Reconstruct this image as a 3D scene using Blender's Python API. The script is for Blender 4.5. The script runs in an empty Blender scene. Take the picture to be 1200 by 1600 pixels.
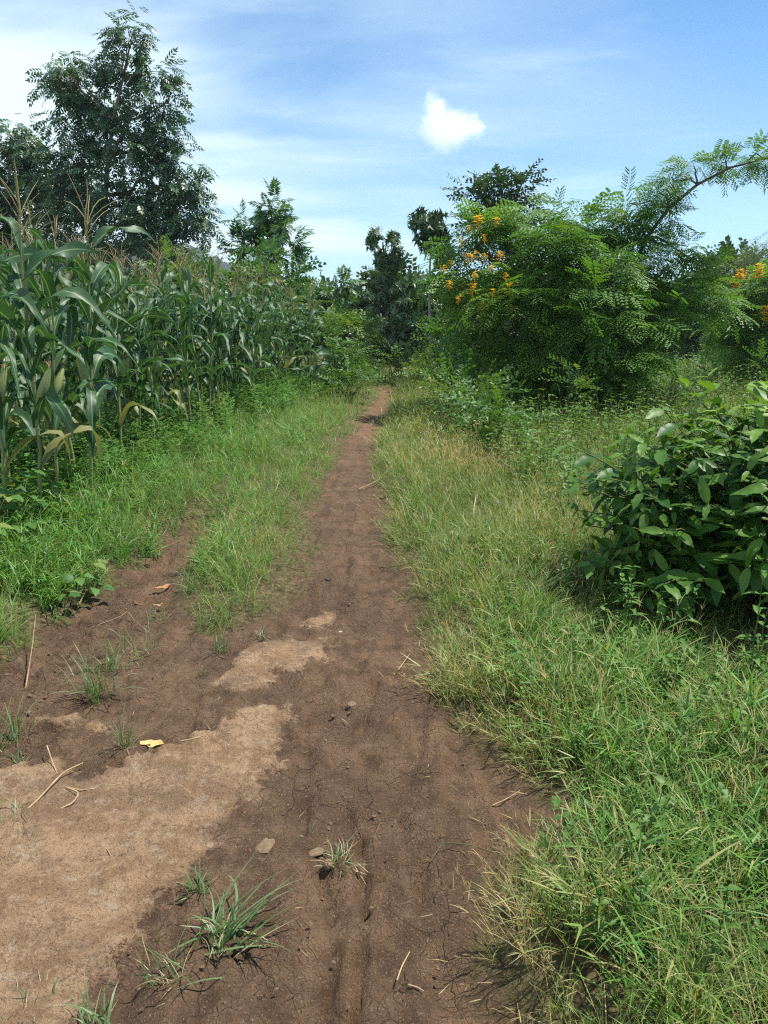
import bpy, math
import numpy as np
from mathutils import Vector

C = bpy.context.scene.collection
SC = bpy.context.scene
rad = math.radians
rng = np.random.default_rng(11)

# ------------------------------------------------------------------ camera geometry (used to survey positions)
CAM_Z, PITCH, FPX = 1.6, rad(13.9), 1208.7
cp, sp = math.cos(PITCH), math.sin(PITCH)

def ray(px, py):
    cx, cy = (px - 600) / FPX, (800 - py) / FPX
    return cx, cp + cy * sp, -sp + cy * cp

def gp(px, py, z=0.0):
    d = ray(px, py); t = (z - CAM_Z) / d[2]
    return d[0] * t, d[1] * t

def at(px, py, Y):
    d = ray(px, py); t = Y / d[1]
    return np.array((d[0] * t, Y, CAM_Z + d[2] * t))

def mpp(px, py, Y):
    return Y / ray(px, py)[1] / FPX

# ------------------------------------------------------------------ noise
def _hash(ix, iy, seed):
    h = (ix.astype(np.int64) * 374761393 + iy.astype(np.int64) * 668265263 + seed * 974634777) & 0xFFFFFFFF
    h = ((h ^ (h >> 13)) * 1274126177) & 0xFFFFFFFF
    return ((h ^ (h >> 16)) & 0xFFFF) / 65535.0

def noise(x, y, seed=0):
    x = np.asarray(x, float); y = np.asarray(y, float)
    x0, y0 = np.floor(x), np.floor(y)
    fx, fy = x - x0, y - y0
    ux, uy = fx * fx * fx * (fx * (fx * 6 - 15) + 10), fy * fy * fy * (fy * (fy * 6 - 15) + 10)
    def g(dx, dy):
        a = _hash(x0 + dx, y0 + dy, seed) * 2 * math.pi
        return np.cos(a) * (fx - dx) + np.sin(a) * (fy - dy)
    a = g(0, 0) * (1 - ux) + g(1, 0) * ux
    b = g(0, 1) * (1 - ux) + g(1, 1) * ux
    return (a * (1 - uy) + b * uy) * 1.5

def fbm(x, y, octs=4, seed=0, gain=.5):
    s, a, f = 0, 1, 1
    for k in range(octs):
        s = s + a * noise(np.asarray(x) * f, np.asarray(y) * f, seed + k * 17); a *= gain; f *= 2.03
    return s

def sstep(a, b, x):
    t = np.clip((np.asarray(x) - a) / (b - a), 0, 1)
    return t * t * (3 - 2 * t)

def sdf(x, y, poly):
    x = np.asarray(x, float); y = np.asarray(y, float)
    d = np.full(x.shape, 1e9); inside = np.zeros(x.shape, bool)
    n = len(poly)
    for i in range(n):
        ax, ay = poly[i]; bx, by = poly[(i + 1) % n]
        ex, ey = bx - ax, by - ay
        t = np.clip(((x - ax) * ex + (y - ay) * ey) / (ex * ex + ey * ey + 1e-12), 0, 1)
        d = np.minimum(d, np.hypot(x - ax - t * ex, y - ay - t * ey))
        c = ((ay > y) != (by > y)) & (x < (bx - ax) * (y - ay) / (by - ay + 1e-12) + ax)
        inside ^= c
    return np.where(inside, -d, d)

# ------------------------------------------------------------------ ground plan
_bare_px = [(0, 1035), (60, 985), (150, 925), (215, 880), (262, 838), (300, 812), (335, 838), (290, 872), (262, 930), (292, 985),
            (350, 1000), (400, 975), (442, 958), (478, 915), (488, 870), (490, 800), (512, 752), (538, 702), (563, 655),
            (582, 628), (590, 611), (612, 611), (606, 640), (585, 692), (577, 740), (602, 800), (600, 850), (625, 892),
            (628, 940), (652, 990), (668, 1040), (672, 1085), (704, 1140), (765, 1180), (835, 1235), (868, 1288), (800, 1340),
            (760, 1380), (742, 1430), (742, 1500), (772, 1560), (795, 1600)]
BARE = [gp(*p) for p in _bare_px] + [(.36, .6), (.42, -4), (-5, -4), (-5.2, .6), (-3.4, 1.9)]
LIGHT = [[gp(*p) for p in q] for q in (
    [(455, 1108), (438, 1150), (428, 1205), (395, 1245), (330, 1312), (292, 1375), (245, 1440), (172, 1522), (85, 1580), (0, 1640), (-250, 1640),
     (-330, 1330), (-200, 1225), (0, 1205), (70, 1190), (125, 1222), (240, 1180), (330, 1150), (375, 1118)],
    [(345, 1070), (362, 1038), (420, 1008), (512, 1000), (502, 1032), (468, 1060), (440, 1052), (415, 1082), (370, 1092)],
    [(470, 978), (528, 955), (522, 975), (490, 985)],
    [(128, 1140), (150, 1128), (178, 1136), (160, 1148)], [(60, 1128), (118, 1120), (110, 1134), (70, 1140)])]
PATH_C = np.array([gp(*p) for p in [(600, 1640), (590, 1300), (580, 1100), (555, 900), (545, 800), (555, 720), (585, 645), (601, 611), (596, 592), (585, 570)]])
RUT_C = np.array([gp(*p) for p in [(-260, 1300), (-120, 1190), (0, 1085), (130, 960), (250, 862), (300, 822), (400, 735), (500, 668)]])

def path_x(y): return np.interp(y, PATH_C[:, 1], PATH_C[:, 0])
def rut_x(y): return np.interp(y, RUT_C[:, 1], RUT_C[:, 0])

def bare_d(x, y, raw=False):
    x = np.asarray(x, float); y = np.asarray(y, float)
    if raw: return sdf(x, y, BARE)
    w = .06 + .01 * np.clip(y, 0, 8)
    return sdf(x + w * fbm(x * 4, y * 4, 3, 5), y + w * fbm(x * 4 + 9, y * 4, 3, 6), BARE)

def light_m(x, y):
    wx = x + .035 * fbm(x * 7, y * 7, 4, 21); wy = y + .035 * fbm(x * 7, y * 7, 4, 22)
    d = np.full(np.shape(x), 9.)
    for q in LIGHT: d = np.minimum(d, sdf(wx, wy, q))
    d = d + .03 * fbm(x * 13, y * 13, 3, 23)
    return d

def height(x, y):
    x = np.asarray(x, float); y = np.asarray(y, float)
    b = sdf(x, y, BARE)
    h = .03 * fbm(x * .6, y * .6, 3, 31)
    h = h + .07 * sstep(-.04, .35, b + .1 * fbm(x * 3, y * 3, 2, 33))
    rut = np.exp(-((x - rut_x(y)) / .2) ** 2) * sstep(8.5, 5.5, y)
    h = h - .07 * rut
    h = h + .12 * sstep(-.3, -1.2, x - rut_x(y)) * sstep(3, 6, y)
    far = np.hypot(x, y)
    h = h + sstep(40, 400, far) * (2.5 * fbm(x * .01, y * .01, 2, 35) - 1.0)
    return h

def h1(x, y): return float(height(np.array([x]), np.array([y]))[0])

# ------------------------------------------------------------------ mesh building
class MB:
    def __init__(s): s.v, s.q, s.t, s.c, s.n = [], [], [], [], 0
    def add(s, v, q=None, t=None, c=None):
        v = np.asarray(v, float).reshape(-1, 3)
        if q is not None and len(q): s.q.append(np.asarray(q, np.int64).reshape(-1, 4) + s.n)
        if t is not None and len(t): s.t.append(np.asarray(t, np.int64).reshape(-1, 3) + s.n)
        if c is None: c = np.zeros((len(v), 3))
        s.c.append(np.broadcast_to(np.asarray(c, float), (len(v), 3)))
        s.v.append(v); s.n += len(v)
    def build(s, name, mat, parent=None, origin=None, smooth=True, local=False):
        v = np.concatenate(s.v)
        loc = np.zeros(3)
        if not local:
            if parent is not None: v = v - np.array(parent.location)
            elif origin is not None: loc = np.asarray(origin, float); v = v - loc
        q = np.concatenate(s.q) if s.q else np.zeros((0, 4), np.int64)
        t = np.concatenate(s.t) if s.t else np.zeros((0, 3), np.int64)
        me = bpy.data.meshes.new(name)
        me.vertices.add(len(v)); me.vertices.foreach_set('co', v.astype(np.float32).ravel())
        lp = np.concatenate([q.ravel(), t.ravel()]).astype(np.int32)
        me.loops.add(len(lp)); me.loops.foreach_set('vertex_index', lp)
        st = np.concatenate([np.arange(len(q)) * 4, len(q) * 4 + np.arange(len(t)) * 3]).astype(np.int32)
        me.polygons.add(len(st)); me.polygons.foreach_set('loop_start', st)
        me.polygons.foreach_set('use_smooth', np.full(len(st), bool(smooth)))
        me.update(calc_edges=True)
        a = me.attributes.new('col', 'FLOAT_COLOR', 'POINT')
        cc = np.ones((len(v), 4), np.float32); cc[:, :3] = np.concatenate(s.c)
        a.data.foreach_set('color', cc.ravel())
        me.materials.append(mat)
        o = bpy.data.objects.new(name, me); C.objects.link(o)
        o.location = loc
        if parent is not None: o.parent = parent
        return o

def tag(o, label=None, cat=None, group=None, kind=None):
    if label: o['label'] = label
    if cat: o['category'] = cat
    if group: o['group'] = group
    if kind: o['kind'] = kind
    return o

def empty(name, loc, label=None, cat=None, group=None):
    o = bpy.data.objects.new(name, None); C.objects.link(o); o.location = [float(a) for a in loc]
    o.empty_display_size = .1
    return tag(o, label, cat, group)

def copy_tree(root, loc, rotz, scale, label, group=None, tilt=(0, 0)):
    r = root.copy(); C.objects.link(r)
    r.location = [float(a) for a in loc]; r.rotation_euler = (tilt[0], tilt[1], rotz); r.scale = (scale,) * 3
    r['label'] = label
    if group: r['group'] = group
    for ch in list(root.children):
        c = ch.copy(); C.objects.link(c); c.parent = r
        for g in list(ch.children):
            d = g.copy(); C.objects.link(d); d.parent = c
    return r

def nrm(a): return a / (np.linalg.norm(a, axis=-1, keepdims=True) + 1e-9)

def tube(mb, pts, r, n=6, c=(0, 0, 0)):
    pts = np.asarray(pts, float); k = len(pts)
    r = np.broadcast_to(np.asarray(r, float), (k,))
    t = nrm(np.gradient(pts, axis=0))
    ref = np.array([0., 0, 1]) if abs(t[:, 2]).mean() < .8 else np.array([1., 0, 0])
    a = nrm(np.cross(t, ref)); b = np.cross(t, a)
    th = np.arange(n) * 2 * math.pi / n
    v = pts[:, None] + r[:, None, None] * (np.cos(th)[None, :, None] * a[:, None] + np.sin(th)[None, :, None] * b[:, None])
    i = np.arange(k - 1)[:, None] * n; j = np.arange(n)[None]
    q = np.stack([i + j, i + (j + 1) % n, i + n + (j + 1) % n, i + n + j], -1).reshape(-1, 4)
    mb.add(v.reshape(-1, 3), q, c=c)

def bez(a, b, sag, k=7, jit=0, r=None):
    a, b = np.asarray(a, float), np.asarray(b, float)
    t = np.linspace(0, 1, k)[:, None]
    p = a + (b - a) * t
    p[:, 2] += (sag * 4 * t * (1 - t))[:, 0]
    if jit and r is not None: p[1:-1] += r.normal(0, jit, (k - 2, 3))
    return p

class T:
    def __init__(s): s.m = MB()
    def fin(s):
        s.v = np.concatenate(s.m.v); s.c = np.concatenate(s.m.c)
        s.q = np.concatenate(s.m.q) if s.m.q else np.zeros((0, 4), int)
        s.t = np.concatenate(s.m.t) if s.m.t else np.zeros((0, 3), int)
        return s

def inst(mb, tpls, pos, X, Z, sc, ca, r):
    """copies of templates: pos, length axis X, rough normal Z, size, per-copy colour (R, G)"""
    N = len(pos)
    if N == 0: return
    sc = np.broadcast_to(np.asarray(sc, float).reshape(-1, 1) if np.ndim(sc) < 2 else sc, (N, 1) if np.ndim(sc) < 2 else np.shape(sc))
    X = nrm(X); Y = nrm(np.cross(Z, X)); Z = np.cross(X, Y)
    which = r.integers(0, len(tpls), N)
    for k, tp in enumerate(tpls):
        i = np.where(which == k)[0]
        if not len(i): continue
        s3 = sc[i] if sc.shape[1] == 3 else np.repeat(sc[i], 3, 1)
        lv = tp.v[None] * s3[:, None]
        v = pos[i][:, None] + lv[..., :1] * X[i][:, None] + lv[..., 1:2] * Y[i][:, None] + lv[..., 2:] * Z[i][:, None]
        c = np.repeat(tp.c[None], len(i), 0).copy()
        c[..., 0] = np.clip(c[..., 0] + ca[i][:, None, 0], 0, 1); c[..., 1] = np.clip(c[..., 1] + ca[i][:, None, 1], 0, 1)
        nv = len(tp.v); off = (np.arange(len(i)) * nv)[:, None, None]
        mb.add(v.reshape(-1, 3), (tp.q[None] + off).reshape(-1, 4) if len(tp.q) else None,
               (tp.t[None] + off).reshape(-1, 3) if len(tp.t) else None, c.reshape(-1, 3))

# ------------------------------------------------------------------ leaf templates (x = along, y = across, z = up)
def add_kite(mb, p, d, n, L, W, c=(0, 0, 0), droop=.1):
    d = np.asarray(d, float); d = d / np.linalg.norm(d); s = np.cross(n, d); s = s / (np.linalg.norm(s) + 1e-9); n = np.cross(d, s)
    p = np.asarray(p, float)
    mb.add([p, p + d * L * .42 + s * W / 2 - n * W * .08, p + d * L - n * droop * L, p + d * L * .42 - s * W / 2 - n * W * .08], [[0, 1, 2, 3]], c=c)

def add_leaf8(mb, p, d, n, L, W, c=(0, 0, 0), droop=.15, fold=.18):
    d = np.asarray(d, float); d = d / np.linalg.norm(d); s = np.cross(n, d); s = s / (np.linalg.norm(s) + 1e-9); n = np.cross(d, s)
    p = np.asarray(p, float)
    f = lambda t, y, z: p + d * L * t + s * W * y + n * (z * W - droop * L * t * t)
    mb.add([f(0, 0, 0), f(.33, 0, 0), f(.7, 0, 0), f(1, 0, 0), f(.28, .5, fold), f(.66, .36, fold * .7), f(.28, -.5, fold), f(.66, -.36, fold * .7)],
           [[1, 4, 5, 2], [2, 7, 6, 1]], [[0, 4, 1], [2, 5, 3], [0, 1, 6], [2, 3, 7]], c)

def rach(mb, L, droop, w, k=4, c=(0, 0, 0)):
    x = np.linspace(0, L, k); z = -droop * L * (x / L) ** 2
    for dy in ((w, 0), ):
        v = np.concatenate([np.stack([x, x * 0 + w / 2, z], 1), np.stack([x, x * 0 - w / 2, z], 1)])
        mb.add(v, [[i, i + 1, k + i + 1, k + i] for i in range(k - 1)], c=c)

def tpl_pinnate(r, L, pairs, ll, lw, droop):
    t = T(); rach(t.m, L, droop, .006)
    for i in range(pairs):
        u = .18 + .8 * i / (pairs - 1)
        p = np.array((L * u, 0, -droop * L * u * u)); sl = -2 * droop * u
        for s in (-1, 1):
            d = np.array((.45 + .35 * u, s * 1.0, -.25 - .3 * r.random())) + r.normal(0, .08, 3)
            n = np.array((sl * -.5, -s * .25, 1.0)) + r.normal(0, .1, 3)
            add_kite(t.m, p, d, n, ll * (.75 + .5 * math.sin(math.pi * min(1, u * .9 + .1))) * r.uniform(.85, 1.1), lw * r.uniform(.85, 1.1), (0, r.uniform(-.12, .12), u), .18)
    add_kite(t.m, (L, 0, -droop * L), (1, 0, -.5), (0, 0, 1), ll, lw)
    return t.fin()

def tpl_bipinnate(r, L, pairs, pl, n_l, ll, lw, droop):
    t = T(); rach(t.m, L, droop, .005)
    for i in range(pairs):
        u = .15 + .85 * i / (pairs - 1)
        p = np.array((L * u, 0, -droop * L * u * u))
        PL = pl * (.65 + .45 * math.sin(math.pi * (u * .8 + .1)))
        for s in (-1, 1):
            d = nrm(np.array((.35 + .3 * u, s * 1.0, -.15 - .25 * r.random())) + r.normal(0, .06, 3))
            for k in range(n_l):
                w = (k + .6) / n_l
                q = p + d * PL * w + np.array((0, 0, -.22 * PL * w * w))
                side = nrm(np.cross((0, 0, 1.), d)); l_ = ll * r.uniform(.85, 1.1) * (1.1 - .5 * w)
                t.m.add([q, q + side * l_ + d * lw * 1.1 + np.array((0, 0, -.3 * l_)), q + d * lw * 1.25, q - side * l_ + d * lw * 1.1 + np.array((0, 0, -.3 * l_))], None, [[0, 2, 1], [0, 3, 2]], (0, np.clip(.0 + r.uniform(-.12, .12), -1, 1), u))
    return t.fin()

def tpl_whorl(r, n, L, W, droop):
    t = T()
    for k in range(n):
        a = 2.4 * k + r.uniform(-.3, .3); e = r.uniform(-.25, .9)
        d = np.array((e, math.cos(a), math.sin(a))); d /= np.linalg.norm(d)
        add_leaf8(t.m, (r.uniform(-.05, .03), 0, 0), d, (1, 0, .2), L * r.uniform(.7, 1.1), W * r.uniform(.8, 1.1), (r.random() * .1, r.uniform(-.15, .15), e), droop * r.uniform(.5, 1.4))
    return t.fin()

def tpl_twig(r, n, L, ll, lw, droop=.15, opp=False, ang=.9, kite=False):
    t = T(); rach(t.m, L, droop, .004)
    for k in range(n):
        u = .12 + .88 * k / max(1, n - 1)
        p = np.array((L * u, 0, -droop * L * u * u))
        for s in ((-1, 1) if opp else ((-1) ** k, )):
            d = np.array((1 - ang * .6, s * ang * r.uniform(.6, 1), r.uniform(-.25, .45)))
            (add_kite if kite else add_leaf8)(t.m, p, d, np.array((-.2, 0, 1)) + r.normal(0, .25, 3), ll * r.uniform(.65, 1.1) * (1.1 - .35 * u), lw * r.uniform(.75, 1.1), (max(0, u - .75) * .8, r.uniform(-.15, .15), u), .15)
    return t.fin()

def blade_pts(r, base, az, L, W, th0, curl, k, twist=0., kink=None, ex=1.3, drift=0.):
    s = np.linspace(0, 1, k + 1)
    th = th0 + curl * s ** ex
    if kink: th = th + kink[1] * sstep(kink[0] - .06, kink[0] + .06, s)
    dl = L / k
    mid = .5 * (th[1:] + th[:-1])
    rr = np.concatenate([[0], np.cumsum(np.sin(mid) * dl)]); zz = np.concatenate([[0], np.cumsum(np.cos(mid) * dl)])
    h = np.array((math.cos(az), math.sin(az), 0)); sd = np.array((-math.sin(az), math.cos(az), 0))
    if drift:
        aa = az + drift * s; am = .5 * (aa[1:] + aa[:-1]); hs = np.stack([np.cos(am), np.sin(am)], 1) * (np.sin(mid) * dl)[:, None]
        hor = np.concatenate([np.zeros((1, 2)), np.cumsum(hs, 0)]); P = np.asarray(base, float) + np.concatenate([hor, zz[:, None]], 1)
        h = np.stack([np.cos(aa), np.sin(aa), 0 * aa], 1); sd = np.stack([-np.sin(aa), np.cos(aa), 0 * aa], 1)
    else: P = np.asarray(base, float) + rr[:, None] * h + zz[:, None] * np.array((0, 0, 1.))
    nrmv = np.cos(th)[:, None] * -h + np.sin(th)[:, None] * np.array((0, 0, 1.))
    a = twist * s
    S = np.cos(a)[:, None] * sd + np.sin(a)[:, None] * nrmv
    return P, S, nrmv, s

def add_blade(mb, r, base, az, L, W, th0, curl, k=4, c0=0., c1=0., twist=None):
    P, S, N, s = blade_pts(r, base, az, L, W, th0, curl, k, r.normal(0, .5) if twist is None else twist)
    w = W * .5 * np.minimum(1, .55 + 3 * s) * np.clip(1 - s ** 2.2, .04, 1)
    v = np.concatenate([P + S * w[:, None], P - S * w[:, None]])
    q = [[i, i + 1, k + 1 + i + 1, k + 1 + i] for i in range(k)]
    g = r.uniform(-.4, .4)
    c = np.stack([c0 + (c1 - c0) * s ** 3, np.full(k + 1, g), s], 1)
    mb.add(v, q, c=np.concatenate([c, c]))
    return P

def tpl_grass(r, kind, k=4):
    t = T(); m = t.m
    if kind == 'fine':
        for i in range(r.integers(6, 9)):
            dry = .75 if r.random() < .16 else 0.
            add_blade(m, r, (r.normal(0, .008), r.normal(0, .008), -.01), r.uniform(0, 6.28), r.uniform(.1, .27), r.uniform(.003, .005), r.uniform(.05, .8), r.uniform(.2, 1.5), k, dry, dry + .3)
        for i in range(r.integers(0, 3)):                      # wiry stem with short side leaves
            az = r.uniform(0, 6.28); L = r.uniform(.22, .38); d = r.uniform(.15, .55)
            P = add_blade(m, r, (0, 0, -.01), az, L, .0022, r.uniform(.05, .4), r.uniform(.1, .8), k, d, d)
            for j in range(1, k + 1):
                add_blade(m, r, P[j], az + r.uniform(-1.5, 1.5), r.uniform(.04, .09), .0035, r.uniform(.3, 1.1), r.uniform(.1, .8), 2, d * .5, d)
    elif kind == 'broad':
        for i in range(r.integers(2, 5)):
            az = r.uniform(0, 6.28); L = r.uniform(.1, .24)
            P = add_blade(m, r, (r.normal(0, .015), r.normal(0, .015), -.01), az, L, .003, r.uniform(.05, .45), r.uniform(.05, .5), k, .1, .1)
            for j in range(1, k + 1):
                for q_ in range(1 if j < k else 2):
                    add_blade(m, r, P[j], az + j * 3.14 + r.uniform(-.9, .9), r.uniform(.06, .14), r.uniform(.0045, .0075), r.uniform(.4, 1.4), r.uniform(-.1, .8), k, .0 if r.random() < .94 else .6, .25)
        for i in range(3):
            add_blade(m, r, (r.normal(0, .015), r.normal(0, .015), -.01), r.uniform(0, 6.28), r.uniform(.12, .24), r.uniform(.004, .0065), r.uniform(.1, .8), r.uniform(.3, 1.6), k, 0., .3)
    elif kind == 'dry':
        for i in range(r.integers(4, 7)):
            az = r.uniform(0, 6.28); L = r.uniform(.2, .36)
            P = add_blade(m, r, (r.normal(0, .012), r.normal(0, .012), -.01), az, L, .0026, r.uniform(.1, .6), r.uniform(.1, .9), k, .85, .95)
            for j in range(1, k + 1):
                add_blade(m, r, P[j], az + r.uniform(-1.3, 1.3), r.uniform(.03, .09), .003, r.uniform(.2, 1.), r.uniform(.1, .9), 2, .7, .95)
            for q_ in range(3 if r.random() < .6 else 0):     # open seed head
                add_blade(m, r, P[-1], az + r.uniform(-1, 1), r.uniform(.03, .06), .002, r.uniform(.4, 1.), .4, 2, .9, .95)
        for i in range(2):
            add_blade(m, r, (0, 0, -.01), r.uniform(0, 6.28), r.uniform(.12, .25), .0045, r.uniform(.1, .6), r.uniform(.3, 1.3), k, .1, .5)
    elif kind == 'short':
        for i in range(r.integers(5, 9)):
            dry = .8 if r.random() < .3 else 0.
            add_blade(m, r, (r.normal(0, .006), r.normal(0, .006), -.01), r.uniform(0, 6.28), r.uniform(.05, .13), r.uniform(.003, .0045), r.uniform(.2, 1.), r.uniform(.1, 1.), k, dry, dry + .4)
    return t.fin()

def tpl_weed(r, n_pairs, H, ll, lw, feather=False):
    t = T(); m = t.m
    for s_ in range(r.integers(1, 4)):
        az = r.uniform(0, 6.28); th = r.uniform(0, .5); h = H * r.uniform(.6, 1.05)
        d = np.array((math.sin(th) * math.cos(az), math.sin(th) * math.sin(az), math.cos(th)))
        tube(m, [d * h * u for u in (0, .5, 1)], [.003, .0025, .0015], 3, (.25, 0, 0))
        for i in range(n_pairs):
            u = .2 + .8 * i / (n_pairs - 1); a0 = i * 1.57 + r.uniform(-.4, .4)
            for s in (0, math.pi):
                a = a0 + s; p = d * h * u
                dd = np.array((math.cos(a), math.sin(a), r.uniform(.0, .7)))
                L = ll * (1.15 - .6 * u) * r.uniform(.75, 1.15)
                if feather:
                    dn = nrm(dd)
                    for k in range(4):
                        q = p + dn * L * (k + 1) / 4.5
                        sd = nrm(np.cross((0, 0, 1.), dn))
                        for e in (-1, 1):
                            add_kite(m, q, dn * .7 + sd * e, (0, 0, 1.), L * .38, lw * .3, (0, r.uniform(-.15, .15), u))
                    add_kite(m, p + dn * L * .8, dn, (0, 0, 1.), L * .4, lw * .3, (.05, 0, u))
                else:
                    add_leaf8(m, p, dd, (-dd[0] * .3, -dd[1] * .3, 1.), L, lw * r.uniform(.8, 1.1), (.1 * u, r.uniform(-.15, .15), u), .25)
    return t.fin()

# ------------------------------------------------------------------ materials
def new_mat(name):
    m = bpy.data.materials.new(name); m.use_nodes = True
    nt = m.node_tree; nt.nodes.clear()
    return m, nt, nt.nodes.new('ShaderNodeOutputMaterial')

def N(nt, typ, **kw):
    n = nt.nodes.new(typ)
    for k, v in kw.items():
        if k.startswith('i_'): n.inputs[k[2:].replace('_', ' ')].default_value = v
        else: setattr(n, k, v)
    return n

def mixc(nt, f, a, b, mode='MIX'):
    n = nt.nodes.new('ShaderNodeMix'); n.data_type = 'RGBA'; n.blend_type = mode
    for i, v in ((0, f), (6, a), (7, b)):
        if hasattr(v, 'is_output'): nt.links.new(v, n.inputs[i])
        else: n.inputs[i].default_value = v if i == 0 else tuple(v) + (1,)
    return n.outputs[2]

def math_(nt, op, a, b=0., clamp=False):
    n = nt.nodes.new('ShaderNodeMath'); n.operation = op; n.use_clamp = clamp
    for i, v in ((0, a), (1, b)):
        if hasattr(v, 'is_output'): nt.links.new(v, n.inputs[i])
        else: n.inputs[i].default_value = v
    return n.outputs[0]

def mrange(nt, v, a, b, c=0., d=1., smooth=True):
    n = nt.nodes.new('ShaderNodeMapRange'); n.interpolation_type = 'SMOOTHSTEP' if smooth else 'LINEAR'
    nt.links.new(v, n.inputs[0])
    for i, x in enumerate((a, b, c, d)): n.inputs[i + 1].default_value = x
    return n.outputs[0]

def leaf_mat(name, dark, light, alt, rough=.5, trans=.3, spec=.4, tcol=(1.5, 1.5, .6)):
    m, nt, out = new_mat(name)
    at_ = N(nt, 'ShaderNodeAttribute', attribute_name='col')
    sep = N(nt, 'ShaderNodeSeparateColor'); nt.links.new(at_.outputs['Color'], sep.inputs[0])
    base = mixc(nt, sep.outputs[0], mixc(nt, sep.outputs[1], dark, light), alt)
    pr = N(nt, 'ShaderNodeBsdfPrincipled'); nt.links.new(base, pr.inputs['Base Color'])
    pr.inputs['Roughness'].default_value = rough; pr.inputs['Specular IOR Level'].default_value = spec
    tr = N(nt, 'ShaderNodeBsdfTranslucent'); nt.links.new(mixc(nt, 1., base, tcol, 'MULTIPLY'), tr.inputs[0])
    mx = N(nt, 'ShaderNodeMixShader'); mx.inputs[0].default_value = trans
    nt.links.new(pr.outputs[0], mx.inputs[1]); nt.links.new(tr.outputs[0], mx.inputs[2])
    nt.links.new(mx.outputs[0], out.inputs[0])
    return m

def plain_mat(name, a, b, scale=20., rough=.8, bump=.0, spec=.2, stretch=(1, 1, 1)):
    m, nt, out = new_mat(name)
    tc = N(nt, 'ShaderNodeTexCoord'); mp = N(nt, 'ShaderNodeMapping'); mp.inputs['Scale'].default_value = stretch
    nt.links.new(tc.outputs['Object'], mp.inputs[0])
    nz = N(nt, 'ShaderNodeTexNoise', i_Scale=scale, i_Detail=6., i_Roughness=.65); nt.links.new(mp.outputs[0], nz.inputs['Vector'])
    pr = N(nt, 'ShaderNodeBsdfPrincipled'); pr.inputs['Roughness'].default_value = rough; pr.inputs['Specular IOR Level'].default_value = spec
    nt.links.new(mixc(nt, mrange(nt, nz.outputs[0], .35, .65), a, b), pr.inputs['Base Color'])
    if bump:
        bp = N(nt, 'ShaderNodeBump', i_Strength=bump, i_Distance=.01); nt.links.new(nz.outputs[0], bp.inputs['Height']); nt.links.new(bp.outputs[0], pr.inputs['Normal'])
    nt.links.new(pr.outputs[0], out.inputs[0])
    return m

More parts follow.
